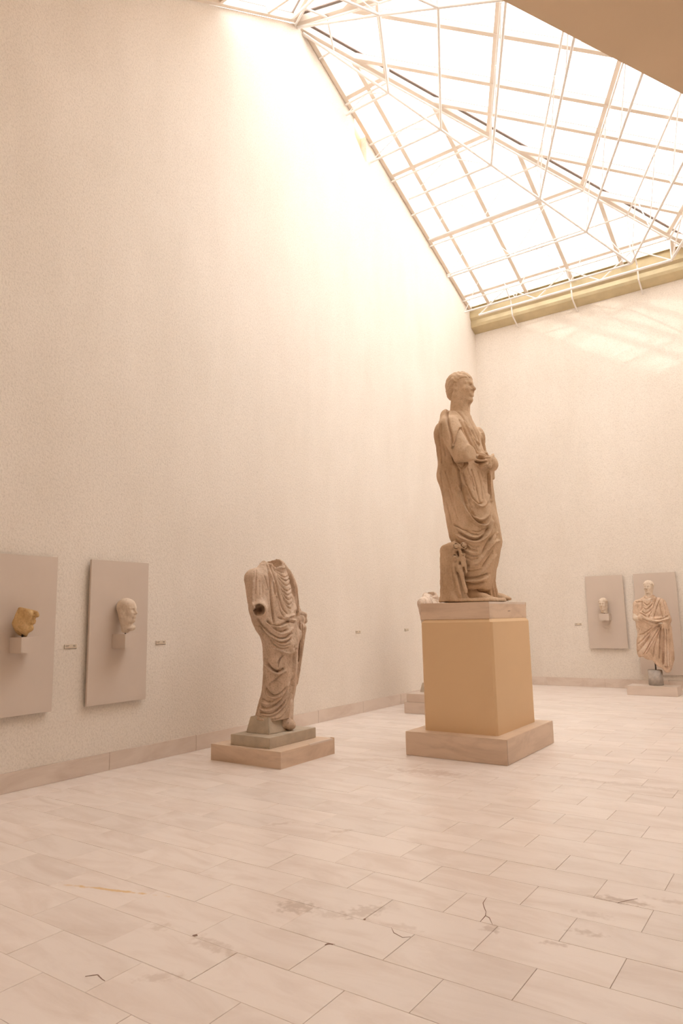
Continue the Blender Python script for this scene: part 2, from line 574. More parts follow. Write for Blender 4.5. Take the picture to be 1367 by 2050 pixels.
def wall_quad(name, a, b, z0, zt_a, zt_b, th, mat):
    a, b = Vector((a[0], a[1])), Vector((b[0], b[1]))
    d = (b - a).normalized()
    nrm = Vector((d.y, -d.x)) * th
    v = []
    for p in (a, b, b + nrm, a + nrm):
        v.append((p.x, p.y, z0))
    for p, z in ((a, zt_a), (b, zt_b), (b + nrm, zt_b), (a + nrm, zt_a)):
        v.append((p.x, p.y, z))
    f = [(0, 1, 2, 3), (4, 5, 6, 7)] + [(i, (i + 1) % 4, 4 + (i + 1) % 4, 4 + i) for i in range(4)]
    o = link(name, mesh_py(name, v, f), None, mat)
    return tag(o, kind='structure')
ze = facet_z(1, 4.99, D_FAR) + .02
wall_quad('wall_right', (8.43, 7.73), (4.99, D_FAR), 0, facet_z(1, 8.43, 7.73) + .02, ze, .3, M['wall'])
SOFF = 3.92
wall_quad('wall_front_upper', (4.757, 1.12), (8.43, 7.73), SOFF + .32, 8.6, facet_z(2, 8.43, 7.73) + .03, .3, M['wall'])
wall_quad('wall_front', (0.0, 1.12), (4.757, 1.12), SOFF + .32, roof_w(1.12) + .03, roof_w(1.12) + .03, .3, M['wall'])
wall_quad('wall_passage_right', (11.8, -4.2), (11.8, 7.73), 0, SOFF, SOFF, .3, M['wall'])
wall_quad('wall_passage_end', (12.1, 7.73), (8.43, 7.73), 0, SOFF + .3, SOFF + .3, .3, M['wall'])
wall_quad('wall_passage_back', (0, -4.0), (12, -4.0), 0, SOFF + .3, SOFF + .3, .3, M['wall'])
wall_quad('wall_left_corner', (0, -3.6), (0, -4.3), 0, SOFF + .3, SOFF + .3, .35, M['wall'])
wall_quad('wall_left_lintel', (0, -.2), (0, -3.6), 3.6, SOFF + .3, SOFF + .3, .35, M['wall'])
we = empty('window_5', (-.15, -3.6, 0))  # added window, out of view, letting fill light in behind the camera
tag(we, kind='structure')
for i in range(4):
    box('pane', -.004, .004, i * .85 + .03, i * .85 + .82, .05, 3.58, M['glass'], we)
for i in range(5):
    box('mullion', -.04, .04, i * .85 - .03, i * .85 + .03, .0, 3.6, M['beam'], we)
tag(box('added_ground_slab', -14, -.36, -12, 9, -.2, -.06, M['concrete']), kind='structure')  # unseen ground slab, added to tame light rising through the added window
# low ceiling over the passage
cp = [(-.0, -4.3), (12.1, -4.3), (12.1, 7.73), (8.20, 7.73), (4.79, 1.09), (0.0, 1.09)]
v = [(x, y, SOFF) for x, y in cp] + [(x, y, SOFF + .32) for x, y in cp]
n_ = len(cp)
ceil_ = link('ceiling', mesh_py('ceiling', v, [tuple(range(n_)), tuple(range(n_, 2 * n_))] + [(i, (i + 1) % n_, n_ + (i + 1) % n_, n_ + i) for i in range(n_)]), None, M['soffit'])
tag(ceil_, kind='structure')
# triangle of wall over the low edge where the near glass face drops
# skirting
def skirting(name, pieces):
    e = empty(name)
    tag(e, kind='structure')
    for (x0, x1, y0, y1) in pieces:
        box('skirting_slab', x0, x1, y0, y1, 0, .176, M['skirting'], e, .003)
    return e
pcs, y_ = [], -.15
while y_ < D_FAR - .03:
    y2 = min(y_ + 1.2, D_FAR - .002)
    pcs.append((0.001, .022, y_ + .001, y2 - .001))
    y_ += 1.2
skirting('baseboard_left', pcs)
pcs, x_ = [], .024
while x_ < 4.9:
    x2 = min(x_ + 1.2, 4.96)
    pcs.append((x_ + .001, x2 - .001, D_FAR - .022, D_FAR - .001))
    x_ += 1.2
skirting('baseboard_back', pcs)

# ------------------------------------------------------------------ glazed pyramid roof
RINGS = [0.58 + .8 * i for i in range(8)]            # rings of the frame, measured in the far face
GLAZ = [1.38, 2.98, 4.58, 6.18]                      # rings that carry a glazing bar
RAFT1 = [0.62, 1.53, 2.56, 3.6, 4.6]                 # rafters of the far face, from the apex axis
HA = [R(36.6), R(91.6)]
WIN_LABEL = []
for k in range(4):
    e = empty('window_%d' % (k + 1), (PX, PY, PZ))
    tag(e, kind='structure')
    az, sl = FACETS[k]
    dn = (math.sin(az), math.cos(az))
    ev = (-dn[1], dn[0])                      # horizontal direction in the face
    poly = FPOLY[k]
    rr = [0.0] + [g * S1 / sl for g in GLAZ] + [12.0]
    if k == 0: ss = [-9] + [-x for x in RAFT1[::-1]] + [-.14] + [9]
    elif k in (1, 2): ss = [-9] + [-3.6, -2.8, -1.98, -1.18, -.495, .495, 1.18, 1.98, 2.8, 3.6] + [9]
    else: ss = [-9, .14, 1.1, 2.1, 3.1, 4.1, 5.1, 9]
    base = Vector((PX, PY, PZ))
    nrm = Vector((dn[0] * sl, dn[1] * sl, 1)).normalized()
    def clipstrip(lo, hi, r0, r1):
        p = clip(poly, ev[0], ev[1], hi + ev[0] * PX + ev[1] * PY)
        if len(p) > 2: p = clip(p, -ev[0], -ev[1], -lo - ev[0] * PX - ev[1] * PY)
        if len(p) > 2: p = clip(p, dn[0], dn[1], r1 + dn[0] * PX + dn[1] * PY)
        if len(p) > 2: p = clip(p, -dn[0], -dn[1], -r0 - dn[0] * PX - dn[1] * PY)
        return p
    for i in range(len(ss) - 1):
        for j in range(len(rr) - 1):
            p = clipstrip(ss[i], ss[i + 1], rr[j], rr[j + 1])
            if len(p) < 3: continue
            ar = abs(sum(p[a][0] * p[(a + 1) % len(p)][1] - p[(a + 1) % len(p)][0] * p[a][1] for a in range(len(p)))) / 2
            if ar < .01: continue
            cx = sum(q[0] for q in p) / len(p); cy = sum(q[1] for q in p) / len(p)
            p = [(cx + (q[0] - cx) * .99, cy + (q[1] - cy) * .99) for q in p]
            m_ = len(p)
            lo_ = [Vector((x, y, facet_z(k, x, y))) - base for x, y in p]
            vv = lo_ + [q + nrm * .008 for q in lo_]
            ff = [tuple(range(m_)), tuple(range(m_, 2 * m_))] + [(a, (a + 1) % m_, m_ + (a + 1) % m_, m_ + a) for a in range(m_)]
            solid = k == 3 and rr[j] * sl > 0.8  # unseen lower cells made opaque to hold light off the upper left wall
            link('light_block_panel' if solid else 'pane', mesh_py('light_block_panel' if solid else 'pane', vv, ff), e, M['soffit' if solid else 'glass'])
    # rafters (down the slope) and purlins (level)
    def seg(line_s=None, line_r=None):
        eps = 1e-3
        p = clipstrip(line_s - eps, line_s + eps, 0, 20) if line_s is not None else clipstrip(-20, 20, line_r - eps, line_r + eps)
        if len(p) < 3: return None
        key = (lambda q: q[0] * dn[0] + q[1] * dn[1]) if line_s is not None else (lambda q: q[0] * ev[0] + q[1] * ev[1])
        a, b = min(p, key=key), max(p, key=key)
        return [Vector((q[0], q[1], facet_z(k, *q))) - base for q in (a, b)]
    for s in ss[1:-1]:
        g = seg(line_s=s)
        if g and (g[1] - g[0]).length > .15:
            link('rafter', beam_mesh('rafter', g[0], g[1], .075, .10, nrm, None, .0), e, M['beam'])
            link('glazing_cap', beam_mesh('glazing_cap', g[0], g[1], .045, .012, nrm, None, -.022), e, M['dark'])
    for r_ in rr[1:-1]:
        g = seg(line_r=r_)
        if g and (g[1] - g[0]).length > .15:
            link('purlin', beam_mesh('purlin', g[0], g[1], .07, .09, nrm, None, .003), e, M['beam'])
# hip beams between the faces
hips = empty('trim_1', (PX, PY, PZ))
tag(hips, kind='structure')
HIP_ENDS = []
def hip_pt(a_az, slope, t):
    return Vector((PX + math.sin(a_az) * t, PY + math.cos(a_az) * t, PZ - slope * t))
SH1 = S1 * math.cos(HA[0])
SH2 = S2 * math.cos(HA[1] - FACETS[1][0])
a3 = next(R(a / 10) for a in range(1150, 1700) if S2 * math.cos(R(a / 10) - FACETS[2][0]) <= S4 * math.cos(R(180) - R(a / 10)))
SH3 = S2 * math.cos(a3 - FACETS[2][0])
HIPS = [(HA[0], SH1, 8.5), (HA[1], SH2, 8.5), (a3, SH3, 7.6)]
for az, sh, tl in HIPS:
    a = hip_pt(az, sh, .12) - Vector((PX, PY, PZ))
    b = hip_pt(az, sh, tl) - Vector((PX, PY, PZ))
    link('hip_beam', beam_mesh('hip_beam', a, b, .10, .11, (0, 0, 1), None, .0), hips, M['beam'])
    link('hip_flashing', beam_mesh('hip_flashing', a, b, .135, .02, (0, 0, 1), None, -.05), hips, M['dark'])
# edge bar along the top of the left wall
link('wall_plate', beam_mesh('wall_plate', Vector((.05, PY + .25, roof_w(PY + .25) - .01)) - Vector((PX, PY, PZ)), Vector((.05, D_FAR - .3, roof_w(D_FAR - .3) - .01)) - Vector((PX, PY, PZ)), .07, .10, (0, 0, 1), None, 0), hips, M['beam'])
link('wall_plate', beam_mesh('wall_plate', Vector((.05, PY - .25, roof_w(PY - .25) - .01)) - Vector((PX, PY, PZ)), Vector((.05, 1.5, roof_w(1.5) - .01)) - Vector((PX, PY, PZ)), .07, .10, (0, 0, 1), None, 0), hips, M['beam'])

# space frame under the glass
truss = empty('roof_truss', (0, 0, 0))
tag(truss, 'white tubular steel space frame hanging under the glass pyramid roof', 'truss')
def depth(r): return 0.10 + 0.20 * r
TOPG = 0.17
def ring_pts(r):
    """corner points in plan for ring r: left wall (far), hip1, hip2, hip3, left wall (near)"""
    drop = S1 * r
    pts = [(0.02, PY + r)]
    for az, sh, tl in HIPS:
        t = drop / sh
        pts.append((PX + math.sin(az) * t, PY + math.cos(az) * t))
    pts.append((0.02, PY - drop / S4))
    return pts, PZ - drop
def ok_in(p):
    return .875 * p[0] - .485 * p[1] < 3.5 and p[1] > 1.2
prev_b = None
for ri, r in enumerate(RINGS):
    pts, zt = ring_pts(r)
    zb = zt - depth(r)
    ztop = zt - TOPG if ri else zt - TOPG * .8
    for s in range(4):
        a, b = Vector(pts[s]), Vector(pts[s + 1])
        if s == 3 or not ok_in(a) or not ok_in(b): continue
        L = (b - a).length
        tube('top_chord', (a.x, a.y, ztop), (b.x, b.y, ztop), .017, truss)
        if ri == 0: continue
        last = ri == len(RINGS) - 1
        a2, b2 = a.copy(), b.copy()
        ins = min(.38, L * .2)
        if s == 0 and ri not in (1, 2): a2 = a + (b - a) / L * ins
        if s == 3: b2 = b + (a - b) / L * min(.3, L * .3)
        if last:
            zb = zt - .62
        tube('bottom_chord', (a2.x, a2.y, zb), (b2.x, b2.y, zb), .021 if not last else .028, truss)
        L2 = (b2 - a2).length
        nb = max(1, int(round(L2 / 1.35)))
        for q in range(nb):
            p0 = a2 + (b2 - a2) * (q / nb)
            p1 = a2 + (b2 - a2) * ((q + 1) / nb)
            m_ = (p0 + p1) / 2
            tube('web_rod', (m_.x, m_.y, ztop), (p0.x, p0.y, zb), .009 if not last else .014, truss)
            tube('web_rod', (m_.x, m_.y, ztop), (p1.x, p1.y, zb), .009 if not last else .014, truss)
            if last and s == 0:
                # bracket that ties the frame to the wall below the gutter
                zg = 8.24
                tube('bracket', (m_.x, m_.y, ztop), (m_.x, 14.42, 8.62), .016, truss)
                tube('bracket', (m_.x, 14.42, 8.62), (m_.x, 14.46, 8.30), .016, truss)
                tube('bracket', (m_.x, 14.46, 8.30), (m_.x, 14.80, 8.13), .016, truss)
        if s < 3 and ok_in(b):
            tube('hip_post', (b.x, b.y, ztop), (b.x, b.y, zb), .011, truss)
for hi, (az, sh, tl) in enumerate(HIPS):
    for (i0, i1) in zip(range(1, 7), range(2, 7)):
        p0, z0 = ring_pts(RINGS[i0]); p1, z1 = ring_pts(RINGS[i1])
        if not ok_in(p1[hi + 1]): continue
        a, b = p0[hi + 1], p1[hi + 1]
        tube('hip_chord', (*a, z0 - depth(RINGS[i0])), (*b, z1 - depth(RINGS[i1])), .023, truss)
    p0, z0 = ring_pts(RINGS[1])
    tube('hip_chord', (.02, PY + (.12, -.02, -.2)[hi], PZ - .22), (*p0[hi + 1], z0 - depth(RINGS[1])), .023, truss)
    a, b = hip_pt(az, sh, .1), hip_pt(az, sh, tl - .4)
    dz = Vector((0, 0, -TOPG))
    tube('hip_chord', a + dz, b + dz, .019, truss)

# gutter along the back wall
gp = [(14.49, 8.80), (14.55, 8.795), (14.555, 8.56), (14.60, 8.50), (14.585, 8.40), (14.60, 8.335), (14.81, 8.235), (14.81, 8.84), (14.52, 8.84)]
gut = prism('trim_2', gp, 'x', .003, 4.97, M['gutter'])
tag(gut, kind='structure')


# ------------------------------------------------------------------ sculpture tools: distance fields on a grid, skinned with surface nets
class Field:
    def __init__(self, lo, hi, h):
        self.lo, self.h = np.array(lo, np.float32), h
        n = [int(math.ceil((hi[i] - lo[i]) / h)) + 1 for i in range(3)]
        g = [np.arange(n[i], dtype=np.float32) * h + lo[i] for i in range(3)]
        self.X, self.Y, self.Z = np.meshgrid(*g, indexing='ij')

    def capsule(self, a, b, r1, r2=None, sy=1.0):
        r2 = r1 if r2 is None else r2
        a, b = np.array(a, np.float32), np.array(b, np.float32)
        d = b - a
        t = ((self.X - a[0]) * d[0] + (self.Y - a[1]) * d[1] + (self.Z - a[2]) * d[2]) / float(d @ d + 1e-9)
        np.clip(t, 0, 1, out=t)
        q = np.sqrt((self.X - a[0] - t * d[0]) ** 2 + ((self.Y - a[1] - t * d[1]) / sy) ** 2 + (self.Z - a[2] - t * d[2]) ** 2)
        return q - (r1 + (r2 - r1) * t)

    def ell(self, c, r):
        x, y, z = (self.X - c[0]) / r[0], (self.Y - c[1]) / r[1], (self.Z - c[2]) / r[2]
        k0 = np.sqrt(x * x + y * y + z * z)
        return (k0 - 1) * min(r) * (0.5 + 0.5 * np.clip(k0, 0, 2)) 

    def box(self, c, hs, r=0.0):
        qx, qy, qz = (np.abs(v - c[i]) - hs[i] + r for i, v in enumerate((self.X, self.Y, self.Z)))
        o = np.sqrt(np.maximum(qx, 0) ** 2 + np.maximum(qy, 0) ** 2 + np.maximum(qz, 0) ** 2)
        return o + np.minimum(np.maximum(qx, np.maximum(qy, qz)), 0) - r

    def half(self, n, c):
        """inside where n.p < c"""
        n = np.array(n, np.float32)
        n = n / np.linalg.norm(n)
        return self.X * n[0] + self.Y * n[1] + self.Z * n[2] - c

    def loft(self, tab, pleat=None):
        tab = np.array(tab, np.float32)
        z = self.Z[0, 0, :]
        zs = np.linspace(tab[0, 0], tab[-1, 0], 160)
        k = np.exp(-np.linspace(-2.2, 2.2, 17) ** 2)
        k /= k.sum()
        P = []
        for j in range(1, 5):
            v = np.interp(zs, tab[:, 0], tab[:, j])
            v = np.convolve(np.pad(v, 8, mode='edge'), k, mode='valid')
            P.append(np.interp(z, zs, v).astype(np.float32)[None, None, :])
        cx, cy, a, b = P
        x, y = self.X - cx, self.Y - cy
        rad = np.sqrt((x / a) ** 2 + (y / b) ** 2)
        d = (rad - 1) * np.minimum(a, b)
        if pleat:
            th = np.arctan2(y / b, x / a)
            d = d - pleat(th, self.Z)
        return np.maximum(d, np.maximum(tab[0, 0] - self.Z, self.Z - tab[-1, 0]))

def smin(a, b, k):
    h = np.clip(.5 + .5 * (b - a) / k, 0, 1)
    return b + (a - b) * h - k * h * (1 - h)
def smax(a, b, k):
    return -smin(-a, -b, k)
def union(fs, k):
    o = fs[0]
    for f in fs[1:]:
        o = smin(o, f, k)
    return o

def nets(F, vol):
    """surface nets: one vertex per crossed cell, one quad per crossed edge"""
    s = vol < 0
    nx, ny, nz = vol.shape
    c = s[:-1, :-1, :-1].astype(np.int8)
    tot = c.copy()
    offs = [(i, j, k) for i in (0, 1) for j in (0, 1) for k in (0, 1)]
    for (i, j, k) in offs[1:]:
        tot += s[i:nx - 1 + i, j:ny - 1 + j, k:nz - 1 + k]
    act = (tot > 0) & (tot < 8)
    idx = -np.ones(act.shape, np.int64)
    cell = np.argwhere(act)
    idx[act] = np.arange(len(cell))
    acc = np.zeros((len(cell), 3), np.float64)
    cnt = np.zeros(len(cell))
    val = {o: vol[cell[:, 0] + o[0], cell[:, 1] + o[1], cell[:, 2] + o[2]] for o in offs}
    for a in offs:
        for ax in range(3):
            if a[ax]: continue
            b = list(a); b[ax] = 1; b = tuple(b)
            va, vb = val[a], val[b]
            m = (va < 0) != (vb < 0)
            t = np.where(m, va / np.where(m, va - vb, 1), 0)
            p = np.tile(np.array(a, np.float64), (len(cell), 1))
            p[:, ax] += t
            acc[m] += p[m]
            cnt[m] += 1
    V = (cell + acc / cnt[:, None]) * F.h + F.lo
    quads = []
    for ax in range(3):
        sl0 = [slice(1, -1)] * 3; sl1 = [slice(1, -1)] * 3
        sl0[ax] = slice(0, -1); sl1[ax] = slice(1, None)
        A, B = s[tuple(sl0)], s[tuple(sl1)]
        e = np.argwhere(A != B)
        if not len(e): continue
        fl = A[tuple(e.T)]
        off = np.array([1, 1, 1]); off[ax] = 0
        e = e + off
        u, w = (ax + 1) % 3, (ax + 2) % 3
        def at(du, dw):
            q = e.copy(); q[:, u] += du; q[:, w] += dw
            q = np.clip(q, 0, np.array(idx.shape) - 1)
            return idx[tuple(q.T)]
        Q = np.stack([at(-1, -1), at(0, -1), at(0, 0), at(-1, 0)], 1)
        Q = np.where(fl[:, None], Q, Q[:, ::-1])
        quads.append(Q[(Q >= 0).all(1)])
    return V, np.concatenate(quads)

def normals(V, Q):
    n = np.cross(V[Q[:, 2]] - V[Q[:, 0]], V[Q[:, 3]] - V[Q[:, 1]])
    N = np.zeros_like(V)
    for i in range(4):
        for j in range(3):
            N[:, j] += np.bincount(Q[:, i], n[:, j], len(V))
    return N / (np.linalg.norm(N, axis=1, keepdims=True) + 1e-12)

def relax(V, Q, it=1, lam=.5):
    for _ in range(it):
        S = np.zeros_like(V); c = np.zeros(len(V))
        for i in range(4):
            for j in (1, 3):
                o = Q[:, (i + j) % 4]
                for k in range(3):
                    S[:, k] += np.bincount(Q[:, i], V[o, k], len(V))
                c += np.bincount(Q[:, i], minlength=len(V))
        V = V + lam * (S / np.maximum(c, 1)[:, None] - V)
    return V

def subdivide(V, Q):
    a = Q.ravel(); b = np.roll(Q, -1, 1).ravel()
    key = np.minimum(a, b) * (len(V) + 1) + np.maximum(a, b)
    un, first, inv = np.unique(key, return_index=True, return_inverse=True)
    mid = (V[a[first]] + V[b[first]]) / 2
    e = inv.reshape(Q.shape) + len(V)
    cen = V[Q].mean(1)
    c = np.arange(len(Q)) + len(V) + len(mid)
    V2 = np.vstack([V, mid, cen])
    Q2 = np.concatenate([np.stack([Q[:, i], e[:, i], c, e[:, (i - 1) % 4]], 1) for i in range(4)])
    return relax(V2, Q2, 1, .5), Q2

def carve(V, Q, rt, fw, strokes, fade=0.15, ka=1.0, kw=1.0):
    """press drapery folds into a surface: strokes are polylines in the plane seen along fw
    (u along rt, z up); a positive height raises a ridge, a negative one cuts a valley"""
    N = normals(V, Q)
    face = np.clip((-(N[:, 0] * fw[0] + N[:, 1] * fw[1]) + fade) / .5, 0, 1)
    u = V[:, 0] * rt[0] + V[:, 1] * rt[1]
    z = V[:, 2]
    D = np.zeros(len(V))
    for amp, w, pts in strokes:
        amp, w = amp * ka, w * kw
        p = np.array(pts, float)
        # smooth the polyline
        for _ in range(2):
            q = np.empty((2 * len(p) - 2, 2))
            q[0::2] = p[:-1] * .75 + p[1:] * .25
            q[1::2] = p[:-1] * .25 + p[1:] * .75
            p = np.vstack([p[:1], q, p[-1:]])
        m = np.flatnonzero((u > p[:, 0].min() - 3 * w) & (u < p[:, 0].max() + 3 * w) & (z > p[:, 1].min() - 3 * w) & (z < p[:, 1].max() + 3 * w) & (face > 0))
        if not len(m): continue
        best = np.full(len(m), 1e9); tt = np.zeros(len(m))
        L = np.concatenate([[0], np.cumsum(np.linalg.norm(np.diff(p, axis=0), axis=1))])
        for i in range(len(p) - 1):
            d = p[i + 1] - p[i]
            dd = d @ d
            if dd < 1e-12: continue
            t = np.clip(((u[m] - p[i, 0]) * d[0] + (z[m] - p[i, 1]) * d[1]) / dd, 0, 1)
            r = (u[m] - p[i, 0] - t * d[0]) ** 2 + (z[m] - p[i, 1] - t * d[1]) ** 2
            k = r < best
            best[k] = r[k]; tt[k] = (L[i] + t * math.sqrt(dd))[k]
        taper = np.clip(np.minimum(tt, L[-1] - tt) / (2.2 * w) + .25, 0, 1)
        D[m] += amp * taper * np.exp(-best / (w * w)) * face[m]
    return V + N * D[:, None]

def hash_noise(V, scale, seed=0):
    """cheap smooth value noise"""
    P = V * scale + seed * 17.3
    i = np.floor(P).astype(np.int64)
    f = P - i
    f = f * f * (3 - 2 * f)
    def h(a, b, c):
        x = (a * 73856093) ^ (b * 19349663) ^ (c * 83492791)
        x = (x ^ (x >> 13)) * 1274126177
        return ((x & 0xffff) / 65535.0) - .5
    o = 0
    for a in (0, 1):
        for b in (0, 1):
            for c in (0, 1):
                w = (f[:, 0] if a else 1 - f[:, 0]) * (f[:, 1] if b else 1 - f[:, 1]) * (f[:, 2] if c else 1 - f[:, 2])
                o = o + w * h(i[:, 0] + a, i[:, 1] + b, i[:, 2] + c)
    return o

def to_mesh(name, V, Q, mat, parent, rot=None):
    if rot is not None:
        V = V @ np.array(rot).T
    me = bpy.data.meshes.new(name)
    me.from_pydata(V.tolist(), [], Q.tolist())
    me.polygons.foreach_set('use_smooth', [True] * len(me.polygons))
    me.update()
    return link(name, me, parent, mat)

def rotz(a):
    c, s = math.cos(a), math.sin(a)
    return np.array([[c, -s, 0], [s, c, 0], [0, 0, 1]])

def head_field(F, o, hh, hair='cap', yaw=0.0, pitch=0.0):
    """a head of height hh (chin to crown), chin level at o, facing +x turned by yaw; returns skin, hair"""
    G = Field.__new__(Field)
    c, s = math.cos(-yaw), math.sin(-yaw)
    x, y, z = (F.X - o[0]) / hh, (F.Y - o[1]) / hh, (F.Z - o[2]) / hh
    x, y = c * x - s * y, s * x + c * y
    cp_, sp = math.cos(pitch), math.sin(pitch)
    z0 = z - .35
    x, z = cp_ * x + sp * z0, -sp * x + cp_ * z0 + .35
    G.X, G.Y, G.Z = x, y, z
    sk = G.ell((-.05, 0, .64), (.40, .325, .345))
    sk = smin(sk, G.ell((.10, 0, .43), (.265, .265, .40)), .08)
    for sg in (-1, 1):
        sk = smin(sk, G.capsule((.22, sg * .05, .075), (-.06, sg * .21, .26), .085, .10), .08)      # jaw
        sk = smin(sk, G.ell((.22, sg * .155, .40), (.11, .09, .10)), .07)                            # cheek
        sk = smin(sk, G.capsule((.345, sg * .035, .575), (.255, sg * .215, .57), .032, .03), .04)    # brow
        sk = smax(sk, -G.ell((.385, sg * .115, .50), (.095, .085, .05)), .035)                       # socket
        sk = smin(sk, G.ell((.262, sg * .118, .497), (.062, .068, .040)), .012)                      # eyeball
        sk = smin(sk, G.capsule((.305, sg * .055, .520), (.255, sg * .185, .512), .014, .012), .012) # lid
    sk = smin(sk, G.ell((.27, 0, .085), (.09, .085, .075)), .05)                                      # chin
    sk = smin(sk, G.capsule((.335, 0, .555), (.425, 0, .385), .030, .052), .035)                      # nose
    for sg in (-1, 1):
        sk = smin(sk, G.ell((.365, sg * .045, .365), (.045, .036, .034)), .02)
    sk = smin(sk, G.ell((.30, 0, .235), (.075, .11, .075)), .04)
    sk = smin(sk, G.capsule((.342, -.085, .252), (.342, .085, .252), .021), .018)                     # lips
    sk = smin(sk, G.capsule((.340, -.065, .206), (.340, .065, .206), .024), .018)
    sk = smax(sk, -G.capsule((.385, -.10, .229), (.385, .10, .229), .020), .014)
    for sg in (-1, 1):
        ear = G.ell((-.02, sg * .295, .47), (.085, .045, .125))
        ear = smax(ear, -G.ell((.0, sg * .335, .48), (.045, .035, .07)), .02)
        sk = smin(sk, ear, .025)
    hr = None
    if hair != 'bald':
        hr = G.ell((-.065, 0, .645), (.425, .355, .37))
        hr = smin(hr, G.ell((-.20, 0, .40), (.27, .25, .26)), .1)
        # fringe line across the forehead, sideburns in front of the ears, open face below
        line = .715 - .35 * np.clip(np.abs(y) - .17, 0, 1) 
        face = np.maximum(line - z, -(-x + .09)) * -1
        cut = np.maximum(z - line, .075 - x)          # <0 inside the face opening
        hr = smax(hr, -cut, .03)
        hr = smax(hr, -(G.ell((.0, -.36, .47), (.10, .10, .14))), .03)
        hr = smax(hr, -(G.ell((.0, .36, .47), (.10, .10, .14))), .03)
        ang = np.arctan2(y, -(x - .0))
        hr = hr - .010 * np.sin(26 * np.arctan2(y, z - .35) + 9 * x + 3 * np.sin(14 * x)) * np.clip(1 - np.abs(y) * .5, 0, 1)
        hr = hr * hh
    return sk * hh, hr

